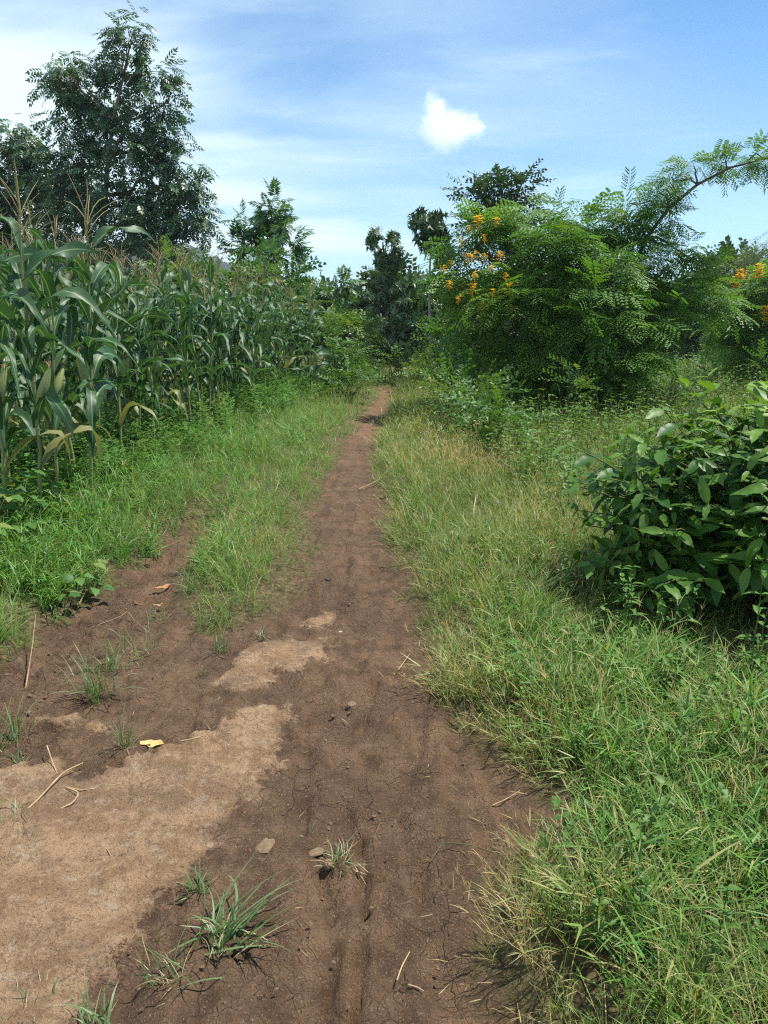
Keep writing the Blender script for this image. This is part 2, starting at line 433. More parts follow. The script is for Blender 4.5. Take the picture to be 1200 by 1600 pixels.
def soil_mat():
    m, nt, out = new_mat('soil')
    L = nt.links.new
    at_ = N(nt, 'ShaderNodeAttribute', attribute_name='col')
    sep = N(nt, 'ShaderNodeSeparateColor'); L(at_.outputs['Color'], sep.inputs[0])
    tc = N(nt, 'ShaderNodeTexCoord'); P = tc.outputs['Object']
    def nz(scale, det=6., rough=.6, vec=P, dist=0.):
        n = N(nt, 'ShaderNodeTexNoise', i_Scale=scale, i_Detail=det, i_Roughness=rough, i_Distortion=dist); L(vec, n.inputs['Vector']); return n.outputs[0]
    big, mid, fine, grit = nz(1.6), nz(7., 6., .65), nz(38., 8., .7), nz(170., 5., .7)
    mp = N(nt, 'ShaderNodeMapping'); mp.inputs['Scale'].default_value = (1., .22, 1.); L(P, mp.inputs[0])
    strk = nz(9., 5., .6, mp.outputs[0], .6)
    def sharp(o, lo, hi, amp):
        v = math_(nt, 'ADD', o, math_(nt, 'MULTIPLY', math_(nt, 'SUBTRACT', fine, .5), amp))
        v = math_(nt, 'ADD', v, math_(nt, 'MULTIPLY', math_(nt, 'SUBTRACT', mid, .5), amp * .6))
        return mrange(nt, v, lo, hi)
    lmask = math_(nt, 'MULTIPLY', sharp(sep.outputs[0], .36, .62, 1.6), mrange(nt, math_(nt, 'ADD', math_(nt, 'MULTIPLY', nz(3.3, 7., .7), .75), math_(nt, 'MULTIPLY', fine, .25)), .36, .5, .5, 1.)); bmask = sharp(sep.outputs[1], .35, .65, .8)
    dark = mixc(nt, mrange(nt, mid, .42, .58), (.094, .056, .032), (.168, .104, .06))
    dark = mixc(nt, mrange(nt, strk, .45, .7, 0, .55), dark, (.235, .142, .076))
    dark = mixc(nt, mrange(nt, big, .42, .6, 0, .55), dark, (.095, .058, .036))
    light = mixc(nt, mrange(nt, mid, .42, .58), (.27, .162, .086), (.385, .25, .145))
    light = mixc(nt, mrange(nt, fine, .52, .6, 0, .7), light, (.19, .118, .068))
    light = mixc(nt, mrange(nt, nz(2.6, 6., .65, P, .5), .5, .62, 0, .6), light, (.17, .105, .065))
    light = mixc(nt, mrange(nt, nz(23., 6., .75), .54, .64, 0, .7), light, (.42, .32, .22))
    red = mixc(nt, mrange(nt, mid, .3, .7), (.20, .105, .062), (.26, .14, .085))
    dark = mixc(nt, sep.outputs[2], dark, red)
    c = mixc(nt, lmask, dark, light)
    c = mixc(nt, mrange(nt, grit, .55, .66, 0, .6), c, (.36, .26, .17))
    c = mixc(nt, mrange(nt, grit, .46, .37, 0, .7), c, (.06, .037, .024))
    lit = mixc(nt, mrange(nt, fine, .4, .65), (.07, .055, .025), (.19, .15, .07))
    c = mixc(nt, bmask, lit, c)
    pr = N(nt, 'ShaderNodeBsdfPrincipled'); L(c, pr.inputs['Base Color']); pr.inputs['Roughness'].default_value = .88; pr.inputs['Specular IOR Level'].default_value = .18
    # cracks
    wv = N(nt, 'ShaderNodeMix', data_type='VECTOR'); wv.inputs[0].default_value = .16
    nc = N(nt, 'ShaderNodeTexNoise', i_Scale=5., i_Detail=4.); L(P, nc.inputs['Vector'])
    L(P, wv.inputs[4]); L(nc.outputs[1], wv.inputs[5])
    def crack(scale, w):
        v = N(nt, 'ShaderNodeTexVoronoi', feature='DISTANCE_TO_EDGE', i_Scale=scale); L(wv.outputs[1], v.inputs['Vector'])
        return mrange(nt, v.outputs[0], 0., w, 1., 0.)
    ck = math_(nt, 'MULTIPLY', crack(6.5, .016), mrange(nt, big, .46, .54))
    ck2 = math_(nt, 'MULTIPLY', crack(19., .03), mrange(nt, mid, .5, .56))
    hgt = math_(nt, 'ADD', math_(nt, 'MULTIPLY', mid, .9), math_(nt, 'MULTIPLY', fine, .8))
    vo = N(nt, 'ShaderNodeTexVoronoi', feature='F1', i_Scale=55.); L(wv.outputs[1], vo.inputs['Vector'])
    vo2 = N(nt, 'ShaderNodeTexVoronoi', feature='F1', i_Scale=20.); L(wv.outputs[1], vo2.inputs['Vector'])
    lump = math_(nt, 'ADD', math_(nt, 'MULTIPLY', math_(nt, 'MULTIPLY', vo.outputs[0], mrange(nt, mid, .45, .56)), -.3), math_(nt, 'MULTIPLY', math_(nt, 'MULTIPLY', vo2.outputs[0], mrange(nt, nz(3.7), .46, .56)), -.45))
    hgt = math_(nt, 'ADD', hgt, lump)
    hgt = math_(nt, 'ADD', hgt, math_(nt, 'MULTIPLY', grit, .55))
    hgt = math_(nt, 'ADD', hgt, math_(nt, 'MULTIPLY', strk, .6))
    hgt = math_(nt, 'SUBTRACT', hgt, math_(nt, 'MULTIPLY', math_(nt, 'MULTIPLY', math_(nt, 'ADD', ck, math_(nt, 'MULTIPLY', ck2, .8)), math_(nt, 'SUBTRACT', 1., math_(nt, 'MULTIPLY', lmask, .85))), .5))
    bp = N(nt, 'ShaderNodeBump', i_Strength=.9, i_Distance=.03); L(hgt, bp.inputs['Height']); L(bp.outputs[0], pr.inputs['Normal'])
    L(pr.outputs[0], out.inputs[0])
    return m

def maize_mat():
    m, nt, out = new_mat('maize_leaf')
    L = nt.links.new
    at_ = N(nt, 'ShaderNodeAttribute', attribute_name='col')
    sep = N(nt, 'ShaderNodeSeparateColor'); L(at_.outputs['Color'], sep.inputs[0])
    base = mixc(nt, sep.outputs[1], (.02, .068, .02), (.054, .122, .04))
    wv = N(nt, 'ShaderNodeTexWave', i_Scale=1., i_Distortion=.0)
    st = math_(nt, 'SINE', math_(nt, 'MULTIPLY', sep.outputs[0], 60.))
    base = mixc(nt, math_(nt, 'MULTIPLY', mrange(nt, st, -1, 1), .35), base, (.06, .125, .055))
    base = mixc(nt, mrange(nt, sep.outputs[0], .04, .13, 1, 0), base, (.2, .29, .14))
    base = mixc(nt, sep.outputs[2], base, (.26, .23, .09))
    pr = N(nt, 'ShaderNodeBsdfPrincipled'); L(base, pr.inputs['Base Color']); pr.inputs['Roughness'].default_value = .5; pr.inputs['Specular IOR Level'].default_value = .42
    tr = N(nt, 'ShaderNodeBsdfTranslucent'); L(mixc(nt, 1., base, (1.4, 1.5, .7), 'MULTIPLY'), tr.inputs[0])
    mx = N(nt, 'ShaderNodeMixShader'); mx.inputs[0].default_value = .25
    L(pr.outputs[0], mx.inputs[1]); L(tr.outputs[0], mx.inputs[2]); L(mx.outputs[0], out.inputs[0])
    nt.nodes.remove(wv)
    return m

M = dict(
    soil=soil_mat(),
    maize=maize_mat(),
    stalk=leaf_mat('maize_stalk', (.16, .2, .065), (.26, .28, .1), (.3, .2, .09), .45, .05),
    tassel=leaf_mat('maize_tassel', (.30, .25, .11), (.42, .36, .18), (.28, .19, .10), .8, .1, .1),
    husk=leaf_mat('maize_husk', (.22, .28, .09), (.38, .4, .15), (.3, .18, .09), .6, .1),
    grass=leaf_mat('grass_blade', (.032, .115, .015), (.125, .275, .042), (.48, .37, .17), .5, .3, .35),
    lush=leaf_mat('lush_grass_blade', (.034, .135, .017), (.13, .31, .045), (.44, .36, .16), .5, .32, .35),
    tuft=leaf_mat('tuft_blade', (.09, .165, .055), (.21, .3, .13), (.46, .37, .2), .45, .25, .45),
    weed=leaf_mat('weed_leaf', (.042, .13, .02), (.1, .22, .04), (.2, .24, .05), .5, .3, .35),
    shrub=leaf_mat('shrub_leaf', (.036, .11, .018), (.095, .2, .036), (.17, .24, .055), .5, .3, .35),
    tree_l=leaf_mat('pinnate_leaf', (.032, .08, .034), (.07, .14, .055), (.11, .19, .055), .42, .22, .5),
    feather=leaf_mat('feathery_leaf', (.035, .1, .032), (.08, .18, .052), (.13, .21, .055), .45, .28, .4),
    mango=leaf_mat('dark_broad_leaf', (.026, .066, .022), (.058, .12, .036), (.09, .13, .03), .38, .15, .5),
    flow=leaf_mat('fine_compound_leaf', (.055, .145, .022), (.14, .27, .045), (.24, .36, .06), .5, .32, .35),
    willow=leaf_mat('grey_green_leaf', (.10, .15, .075), (.16, .21, .11), (.2, .24, .12), .5, .3, .35),
    coffee=leaf_mat('glossy_leaf', (.018, .07, .01), (.05, .135, .02), (.2, .34, .04), .46, .28, .28),
    flower=leaf_mat('yellow_petal', (.85, .56, .03), (.9, .66, .06), (.85, .42, .03), .6, .3, .2, (1, 1, 1)),
    bark=plain_mat('bark', (.07, .055, .04), (.17, .14, .11), 14., .9, .5, .1, (1, 1, .3)),
    palebark=plain_mat('pale_bark', (.2, .17, .13), (.32, .28, .22), 14., .9, .4, .1, (1, 1, .3)),
    stem=plain_mat('green_stem', (.07, .085, .03), (.13, .13, .05), 30., .7, .1),
    stone=plain_mat('stone', (.13, .085, .05), (.2, .135, .085), 30., .85, .5),
    greystone=plain_mat('grey_stone', (.3, .28, .24), (.45, .42, .36), 40., .85, .4),
    darkstone=plain_mat('dark_stone', (.03, .026, .024), (.07, .06, .055), 40., .6, .4),
    straw=plain_mat('straw', (.3, .2, .1), (.44, .32, .18), 25., .7, .1),
    twig=plain_mat('twig', (.2, .13, .075), (.34, .24, .14), 25., .8, .3),
    clod=plain_mat('clod', (.10, .06, .04), (.18, .11, .07), 25., .95, .5),
    yleaf=plain_mat('dead_yellow_leaf', (.42, .29, .10), (.55, .4, .16), 30., .6, .1),
    bleaf=plain_mat('dead_brown_leaf', (.28, .13, .06), (.4, .22, .1), 30., .7, .1),
    hill=plain_mat('hill_cover', (.035, .06, .02), (.07, .10, .035), .05, .95, 0),
    farleaf=leaf_mat('far_leaf', (.03, .065, .022), (.06, .11, .035), (.1, .15, .04), .6, .2, .2),
)

# ------------------------------------------------------------------ ground sheet (split into soil under growth and the bare track)
def axis(dense, far, ratio, neg_start=None):
    a = list(dense); step = a[-1] - a[-2]
    while a[-1] < far: step *= ratio; a.append(a[-1] + step)
    return a
xd = np.arange(-2.7, 1.4, .014)
xr = axis(xd, 1700, 1.1); xl = [-(v) for v in axis([2.686, 2.7], 1700, 1.1)[2:]]
X1 = np.array(sorted(xl) + xr)
yd = np.arange(1.0, 4.2, .014)
yr = axis(yd, 1700, 1.022)
yb = [1.0 - v for v in axis([0, .03], 60, 1.15)[1:]]
Y1 = np.array(sorted(yb) + yr)
gx, gy = np.meshgrid(X1, Y1)
gz = height(gx, gy)
near = (np.abs(gx) < 9) & (gy < 30) & (gy > -3)
bd = np.full(gx.shape, 5.0); bd[near] = bare_d(gx[near], gy[near])
ld = np.full(gx.shape, 9.0); ld[near] = light_m(gx[near], gy[near])
lm = sstep(.02, -.02, ld)
bm = sstep(.07, -.05, bd)
fade = sstep(14, 5, gy)
# relief of the trodden soil: step at the edge of the dry crust, lengthwise ridges, clods in the rut
rid = fbm(gx * 9 + .8 * fbm(gx * 2, gy * 1.2, 2, 41), gy * 1.1, 3, 42)
gz = gz + fade * bm * (.016 * lm + (1 - lm) * (.026 * rid + .009 * fbm(gx * 5, gy * 5, 4, 43)) + .016 * lm * fbm(gx * 4, gy * 4, 4, 44))
rutm = np.exp(-((gx - rut_x(gy) - .05) / .26) ** 2) * sstep(7.5, 5.5, gy)
clod = np.abs(fbm(gx * 8, gy * 8, 3, 46))
gz = gz + bm * rutm * .05 * clod
cr_ = np.abs(fbm(gx * 16, gy * 11, 3, 47)); pits = sstep(.35, .75, fbm(gx * 3.4, gy * 2.2, 3, 48))
gz = gz + fade * bm * ((1 - .6 * lm) * (.010 * cr_ + .006 * fbm(gx * 24, gy * 20, 2, 49)) - .016 * pits * (1 - lm))
for pl, dp in (([(555, 1640), (565, 1480), (572, 1390), (560, 1300), (535, 1240)], .03), ([(500, 1640), (515, 1500), (520, 1400), (470, 1290), (478, 1230)], .02), ([(585, 1220), (560, 1170), (575, 1110), (590, 1050)], .022), ([(640, 1500), (660, 1400), (640, 1300), (600, 1200)], .016), ([(470, 1210), (480, 1130), (500, 1080)], .018)):
    pl = np.array([gp(*p) for p in pl]); o_ = np.argsort(pl[:, 1]); cxp = np.interp(gy, pl[o_, 1], pl[o_, 0]) + .018 * fbm(gy * 6, gx * 0 + dp * 99, 3, 91)
    inr = sstep(pl[:, 1].min() - .05, pl[:, 1].min() + .1, gy) * sstep(pl[:, 1].max() + .1, pl[:, 1].max() - .1, gy)
    gz = gz - bm * inr * 1.7 * dp * np.exp(-((gx - cxp) / (.016 + .008 * fbm(gx * 5, gy * 5, 2, 92))) ** 2) * sstep(-.35, .25, fbm(gx * 3, gy * 3, 2, 93) + .1)
crk = np.abs(fbm(gx * 3.6 + .25 * fbm(gx * 11, gy * 11, 2, 58), gy * 1.5, 2, 57)); gz = gz - fade * bm * (1 - .7 * lm) * .022 * sstep(.035, .0, crk) * sstep(.0, .3, fbm(gx * 1.4, gy * 1.4, 2, 59) + .15)
gz = gz + (1 - bm) * fade * .02 * fbm(gx * 4, gy * 4, 3, 45)
redm = sstep(7.5, 13, gy) * .55
nx, ny = len(X1), len(Y1)
idx = np.arange(nx * ny).reshape(ny, nx)
quads = np.stack([idx[:-1, :-1], idx[:-1, 1:], idx[1:, 1:], idx[1:, :-1]], -1).reshape(-1, 4)
allv = np.stack([gx, gy, gz], -1).reshape(-1, 3)
allc = np.stack([np.clip(.5 - ld / .14, 0, 1), np.clip(.5 - bd / .3, 0, 1), redm], -1).reshape(-1, 3)
fb = bm.reshape(-1)[quads].mean(1) > .5
for nm, sel in (('ground', ~fb), ('dirt_path', fb)):
    q = quads[sel]; u, inv = np.unique(q, return_inverse=True)
    g = MB(); g.add(allv[u], inv.reshape(-1, 4), c=allc[u])
    tag(g.build(nm, M['soil']), 'bare brown trodden earth of the footpath and old wheel rut' if nm == 'dirt_path' else 'earth under the grass and crops', 'path' if nm == 'dirt_path' else 'ground', None, 'structure')

# ------------------------------------------------------------------ grass and weeds (uncountable)
G = {k: [tpl_grass(rng, k, 4) for _ in range(12)] for k in ('fine', 'broad', 'dry', 'short')}
GF = {k: [tpl_grass(rng, k, 2) for _ in range(10)] for k in ('fine', 'broad', 'dry', 'short')}
BLOB_DRY = [(gp(730, 745), .55, .75), (gp(690, 700), .5, .5), (gp(640, 690), .35, .4), (gp(700, 1110), .28, .75), (gp(800, 1500), .3, .6), (gp(790, 1400), .22, .45), (gp(720, 1060), .22, .4),
            (gp(430, 890), .35, .35), (gp(460, 820), .3, .25), (gp(850, 860), .5, .2), (gp(1010, 1450), .18, .35), (gp(640, 640), .8, .35), (gp(830, 1230), .2, .4), (gp(700, 930), .3, .25)]
BLOB_LUSH = [(gp(1020, 1230), .75, 1.), (gp(1150, 1350), .6, 1.), (gp(1000, 1400), .3, .6), (gp(1150, 1150), .7, 1.), (gp(950, 1080), .5, .7), (gp(920, 930), .4, .9), (gp(200, 860), .7, 1.), (gp(60, 920), .6, 1.), (gp(330, 720), 1.0, .8), (gp(100, 800), 1.2, .8), (gp(430, 690), .8, .45)]
MAIZE_EDGE = np.array([(-3.6, 4.2), (-2.85, 6.2), (-2.6, 8.), (-2.35, 10.), (-2.0, 13.), (-1.55, 16.5), (-1.2, 20)])
def edge_x(y): return np.interp(y, MAIZE_EDGE[:, 1], MAIZE_EDGE[:, 0])

def blob(x, y, bl):
    s = np.zeros(x.shape)
    for (bx, by), r, w in bl: s = s + w * np.exp(-((x - bx) ** 2 + (y - by) ** 2) / r ** 2)
    return s

def scatter(y0, y1, dens, r):
    xm = .52 * (y1 * .97 + .4) + 1.1
    n = int(dens * 2 * xm * (y1 - y0))
    x = r.uniform(-xm, xm, n); y = r.uniform(y0, y1, n)
    k = np.abs(x) < .52 * (y * .97 + .4) + 1.0
    return x[k], y[k]

zones = {'left': MB(), 'middle': MB(), 'right': MB()}
for (y0, y1, dens, lod, wsc) in ((.9, 3.2, 620, 0, 1.), (3.2, 5.5, 560, 0, 1.05), (5.5, 9, 380, 1, 1.35), (9, 14, 210, 1, 1.9), (14, 24, 85, 1, 2.7)):
    x, y = scatter(y0, y1, dens, rng)
    b = bare_d(x, y)
    clump = fbm(x * 2.2, y * 2.2, 3, 51)
    d = sstep(-.02, .13, b + .05 * clump)
    d = d * (1 - sstep(-.05, -.6, x - edge_x(y)))
    d = d * np.where((x > path_x(y)), 1, .95)
    strip = (x > rut_x(y) + .12) & (x < path_x(y))
    d = np.where(strip, d * (.75 + .4 * clump), d)
    d = d * (1 - .5 * sstep(.12, .45, fbm(x * 5, y * 5, 2, 77))) * (1 - .35 * sstep(.1, .4, fbm(x * 11, y * 11, 2, 78)))
    # worn left rut further on
    d = d * (1 - .75 * np.exp(-((x - rut_x(y)) / .16) ** 2) * sstep(7.5, 6, y))
    k = rng.random(len(x)) < d
    x, y, b, clump = x[k], y[k], b[k], clump[k]
    dry = np.clip(blob(x, y, BLOB_DRY) + np.where(x > path_x(y), .22, .12) * fbm(x * 1.3, y * 1.3, 3, 52) + .5 * sstep(.2, .0, b) * (x > path_x(y)) + .06 * (x > path_x(y)), 0, 1)
    lush = np.clip(blob(x, y, BLOB_LUSH) + .25 * fbm(x * 1.1, y * 1.1, 2, 53), 0, 1)
    u = rng.random(len(x))
    kind = np.where(u < dry * .5, 2, np.where(rng.random(len(x)) < lush * .8, 1, 0))
    kind = np.where((b < .06) & (rng.random(len(x)) < .5), 3, kind)
    zone = np.where(x > path_x(y), 2, np.where(strip[k], 1, 0))
    ht = .55 + .36 * sstep(0, .35, b) + .38 * clump + .15 * lush
    ht = ht * np.where(zone == 2, 1. + .15 * sstep(4, 8, y), 1.) * np.where(zone == 1, .95, 1.)
    ht = ht * (1 + .25 * sstep(8, 14, y)) * rng.uniform(.75, 1.25, len(x))
    ht = ht * (1 - .35 * sstep(.7, -.1, x - edge_x(y))) * (1 - .4 * sstep(1.5, 1.0, np.hypot(x - 2.16, (y - 4.0) * 1.0)))
    ht = ht * np.where(zone == 2, 1 - .14 * sstep(5, 3.5, y), 1.)
    z = height(x, y) + .0
    for zi, zn in enumerate(('left', 'middle', 'right')):
        for ki, kn in enumerate(('fine', 'broad', 'dry', 'short')):
            s = (zone == zi) & (kind == ki)
            n = s.sum()
            if not n: continue
            pos = np.stack([x[s], y[s], z[s]], 1)
            a = rng.uniform(0, 6.28, n)
            Z = np.stack([rng.normal(0, .16, n), rng.normal(0, .16, n), np.ones(n)], 1)
            # edge tufts lean out over the path
            lean = sstep(.25, 0, b[s]) * .45
            Z[:, 0] += np.where(zone[s] == 2, -lean, lean)
            Xv = np.stack([np.cos(a), np.sin(a), np.zeros(n)], 1)
            Xv = Xv - Z * (Xv * Z).sum(1, keepdims=True) / (Z * Z).sum(1, keepdims=True)
            ca = np.stack([np.clip(dry[s] * (.36 if zi == 2 else .24) - .12 + rng.normal(0, .07, n), 0, .9), .5 + .35 * np.clip(fbm(x[s] * 3, y[s] * 3, 2, 54), -1, 1) + rng.normal(0, .15, n)], 1)
            sc = np.stack([ht[s] * wsc ** .3, ht[s] * wsc ** .3, ht[s]], 1)
            inst(zones[zn], (GF if lod else G)[kn], pos, Xv, nrm(Z), sc, ca, rng)
tag(zones['left'].build('verge_grass', M['lush']), 'bright green grass on the left verge below the maize', 'grass', None, 'stuff')
tag(zones['middle'].build('strip_grass', M['lush']), 'yellowish green grass strip between footpath and old wheel rut', 'grass', None, 'stuff')
tag(zones['right'].build('meadow_grass', M['grass']), 'mixed green and straw coloured grass right of the footpath', 'grass', None, 'stuff')

W_small = [tpl_weed(rng, 5, .3, .06, .028) for _ in range(8)]
W_mid = [tpl_weed(rng, 7, .5, .075, .032) for _ in range(8)]
W_feath = [tpl_weed(rng, 7, .45, .12, .05, True) for _ in range(8)]

def scatter_weeds(mb, tpls, x, y, sc, alt=.0, zoff=0.):
    n = len(x)
    if not n: return
    a = rng.uniform(0, 6.28, n)
    Xv = np.stack([np.cos(a), np.sin(a), np.zeros(n)], 1)
    Z = np.stack([rng.normal(0, .12, n), rng.normal(0, .12, n), np.ones(n)], 1)
    Xv = Xv - Z * (Xv * Z).sum(1, keepdims=True) / (Z * Z).sum(1, keepdims=True)
    ca = np.stack([np.clip(alt + rng.normal(0, .12, n), 0, 1), .5 + rng.normal(0, .22, n)], 1)
    inst(mb, tpls, np.stack([x, y, height(x, y) + zoff], 1), Xv, nrm(Z), sc * rng.uniform(.7, 1.25, n), ca, rng)

# weeds under and in front of the maize
wl = MB()
x, y = scatter(4., 20, 85, rng)
e = x - edge_x(y)
k = (e < .55) & (e > -2.2) & (rng.random(len(x)) < np.where(e > 0, .8 - e, 1.0)) & (rng.random(len(x)) < np.where(y > 9, .55, 1)) & (bare_d(x, y) > .15)
scatter_weeds(wl, W_feath, x[k], y[k], .68 + .02 * y[k])
tag(wl.build('feathery_weeds', M['lush']), 'bright feathery weeds at the foot of the maize', 'weeds', None, 'stuff')
wl = MB()
x, y = scatter(3.0, 9, 70, rng)
e = x - edge_x(y)
k = (e < .5) & (e > -1.6) & (y < 7.5) & (bare_d(x, y) > .1) & (rng.random(len(x)) < .8)
scatter_weeds(wl, W_small, x[k], y[k], 1.1)
tag(wl.build('verge_weeds', M['weed']), 'small leafy weeds on the left verge near the rut', 'weeds', None, 'stuff')
wl = MB()
x, y = scatter(1.0, 7.5, 60, rng)
dl = blob(x, y, BLOB_LUSH)
k = (x > path_x(y) + .3) & (bare_d(x, y) > .2) & (rng.random(len(x)) < np.clip(dl * .6 + .03, 0, 1))
scatter_weeds(wl, W_small, x[k], y[k], .75)
x, y = scatter(5.5, 22, 32, rng)
k = (x > path_x(y) + 1.1 + .05 * y) & (rng.random(len(x)) < .75)
scatter_weeds(wl, W_mid, x[k], y[k], .95 + .012 * y[k], .15)
tag(wl.build('meadow_weeds', M['weed']), 'leafy weeds mixed through the meadow grass on the right', 'weeds', None, 'stuff')

# ------------------------------------------------------------------ woody plants
def lobes3(Y, ls, depth=.9):
    out = []
    for (px, py, rx, ry, *dy) in ls:
        yy = Y + (dy[0] if dy else 0)
        s = mpp(px, py, yy)
        out.append((at(px, py, yy), np.array((rx * s, .5 * (rx + ry) * s * depth, ry * s))))
    return out

def foliage(mb, lobes, tpls, r, dens, sprays, crad, scale, up=.25, flat=.6, alt=.05, droop=.0, zmin=.05, hollow=.55):
    cl = []
    for li, (c, rr) in enumerate(lobes):
        area = (rr[0] * rr[1] * rr[2]) ** (2 / 3)
        n = max(3, int(dens * area))
        d = nrm(r.normal(size=(n, 3)))
        u = hollow + (1 - hollow) * r.random((n, 1))
        cc = c + d * rr * u
        g = .5 + r.normal(0, .16, n)                           # each clump a little lighter or darker
        cc[:, 2] = np.maximum(cc[:, 2], zmin)
        cl.append(cc)
        k = sprays
        off = nrm(r.normal(size=(n, k, 3)) + .55 * d[:, None] + np.array((0, 0, up)))
        pos = cc[:, None] + off * crad * r.random((n, k, 1)) * .8
        Xv = off.copy(); Xv[..., 2] = Xv[..., 2] * flat - droop
        Z = np.array((0, 0, 1.)) + r.normal(0, .35, (n, k, 3))
        ca = np.stack([np.clip(alt + r.normal(0, .1, (n, k)) + .25 * (r.random((n, 1)) < .12), 0, 1), g[:, None] + r.normal(0, .12, (n, k))], -1)
        pos = pos.reshape(-1, 3); pos[:, 2] = np.maximum(pos[:, 2], zmin * .5)
        inst(mb, tpls, pos, Xv.reshape(-1, 3), Z.reshape(-1, 3), scale * r.uniform(.75, 1.2, n * k), ca.reshape(-1, 2), r)
    return cl

def tree(name, label, cat, Y, base_px, lobes, tpls, mat, seed, dens=9, sprays=10, crad=.5, scale=1., r0=.12, bark='bark', group=None, stems=1, crown='crown', trunk='trunk', limb_frac=.5, base=None, **kw):
    r = np.random.default_rng(seed)
    if base is None:
        bx = at(base_px, 700, Y)[0]; base = (bx, Y, h1(bx, Y))
    base = np.array(base)
    root = empty(name, base, label, cat, group)
    lo = lobes3(Y, lobes) if not isinstance(lobes[0][0], np.ndarray) else lobes
    f = MB(); cl = foliage(f, lo, tpls, r, dens, sprays, crad, scale, **kw)
    w = MB()
    top = max(lo, key=lambda l: l[0][2])[0]
    trunks = []
    for s in range(stems):
        tgt = top if s == 0 else lo[r.integers(len(lo))][0]
        b0 = base + (np.append(r.normal(0, r0 * 1.3, 2), -.1) if stems > 1 else np.array((0, 0, -.1)))
        p = bez(b0, tgt, 0, 10, .0)
        tt = np.linspace(0, 1, 10)
        p[:, 0] += (tgt[0] - b0[0]) * (tt ** 1.8 - tt); p[:, 1] += (tgt[1] - b0[1]) * (tt ** 1.8 - tt)
        p[1:-1, :2] += r.normal(0, .25 * r0, (8, 2))
        tube(w, p, r0 / (1 if stems == 1 else 1.6) * (1 - .85 * tt) * (1 + .5 * np.exp(-tt * 14)), 8)
        trunks.append(p)
    P = np.concatenate(trunks)
    for (c, rr), cc in zip(lo, cl):
        cand = P[P[:, 2] < c[2] - .25 * np.linalg.norm(c[:2] - P[:, :2], axis=1)] if len(P) else P
        if not len(cand): cand = P
        a = cand[np.argmin(np.linalg.norm(cand - c, axis=1))]
        L = np.linalg.norm(c - a)
        if L > .1:
            q = bez(a, c, -.08 * L, 8, .03 * L, r)
            tube(w, q, np.linspace(min(r0 * .45, .02 + .02 * L), .012, 8), 5)
        else: q = np.array([a, c])
        for t_ in cc[r.random(len(cc)) < limb_frac]:
            a2 = q[r.integers(len(q) // 2, len(q))]
            tube(w, bez(a2, t_, .05, 4, .02, r), [.012 * (1 + r0 * 2), .009, .007, .004], 3)
    w.build(trunk, M[bark], root)
    f.build(crown, M[mat], root)
    return root

PIN = [tpl_pinnate(rng, .36, 5, .15, .06, .5) for _ in range(6)]
FEA = [tpl_pinnate(rng, .36, 7, .16, .055, .3) for _ in range(5)]
WHO = [tpl_whorl(rng, 11, .17, .05, .35) for _ in range(6)]
BIP = [tpl_bipinnate(rng, .40, 7, .14, 4, .026, .033, .3) for _ in range(5)]
TWG = [tpl_twig(rng, 11, .4, .085, .036) for _ in range(7)]
TWL = [tpl_twig(rng, 9, .4, .13, .055) for _ in range(6)]
TWN = [tpl_twig(rng, 16, .55, .11, .016, .5, False, .7) for _ in range(5)]

TG = 'trees beyond the maize and at the end of the path'
tree('tall_tree', 'tallest dark tree with drooping pinnate leaves behind the maize', 'tree', 24, 168,
     [(205, 62, 34, 26), (182, 92, 34, 24), (104, 106, 36, 20), (82, 130, 36, 18), (128, 128, 34, 22), (235, 112, 40, 30), (150, 150, 55, 28), (262, 160, 26, 22), (258, 205, 32, 28), (205, 180, 50, 32), (100, 185, 30, 20),
      (190, 235, 60, 34), (280, 240, 38, 26), (290, 275, 34, 28), (120, 235, 50, 30), (90, 280, 45, 34), (160, 300, 66, 36), (240, 300, 56, 34), (312, 345, 26, 24), (285, 330, 40, 32), (215, 350, 70, 34), (130, 345, 56, 36), (250, 385, 50, 22), (170, 395, 50, 24)],
     PIN, 'tree_l', 101, dens=27, sprays=12, crad=.55, scale=.95, r0=.14, bark='palebark', up=.15, flat=.5, droop=.2, hollow=.3, group=TG)
tree('leafy_tree', 'dark leafy tree cut by the left edge behind the maize', 'tree', 26, 30,
     [(22, 200, 30, 18), (45, 225, 34, 24), (0, 240, 40, 30), (50, 265, 36, 26), (-50, 260, 50, 40), (20, 300, 60, 34), (-40, 330, 60, 40), (60, 330, 44, 30), (10, 365, 60, 34), (70, 385, 40, 24)],
     PIN, 'tree_l', 102, dens=27, sprays=12, crad=.55, scale=.95, r0=.14, bark='palebark', up=.15, flat=.5, droop=.2, hollow=.3, group=TG)
FE = dict(tpls=FEA, mat='feather', dens=28, sprays=10, crad=.35, r0=.07, up=.35, flat=.8, hollow=.35)
tree('feathery_tree', 'feathery topped young tree with one spire above the maize', 'tree', 22, 428, [(425, 322, 14, 10), (424, 345, 20, 14), (440, 372, 26, 22), (446, 395, 24, 18), (415, 380, 18, 16)], seed=103, group=TG, **FE)
tree('feathery_tree', 'rounder feathery young tree left of the spired one above the maize', 'tree', 22.4, 388, [(382, 352, 18, 12), (384, 375, 25, 20), (380, 400, 24, 18), (392, 420, 20, 16)], seed=104, group=TG, **FE)
tree('bushy_tree', 'lower bright green bushy tree under the feathery pair', 'tree', 20.5, 430, [(425, 415, 28, 14), (450, 430, 26, 18), (410, 435, 26, 18), (440, 455, 36, 18), (400, 460, 25, 18)], TWL, 'feather', 105, dens=30, sprays=10, crad=.35, scale=1.3, r0=.06, group=TG)
tree('small_tree', 'small spreading tree between the feathery trees and the path end', 'tree', 24, 515, [(528, 445, 24, 14), (500, 455, 24, 14), (485, 470, 16, 12), (520, 468, 26, 14), (505, 490, 30, 14)], seed=106, group=TG, **FE)
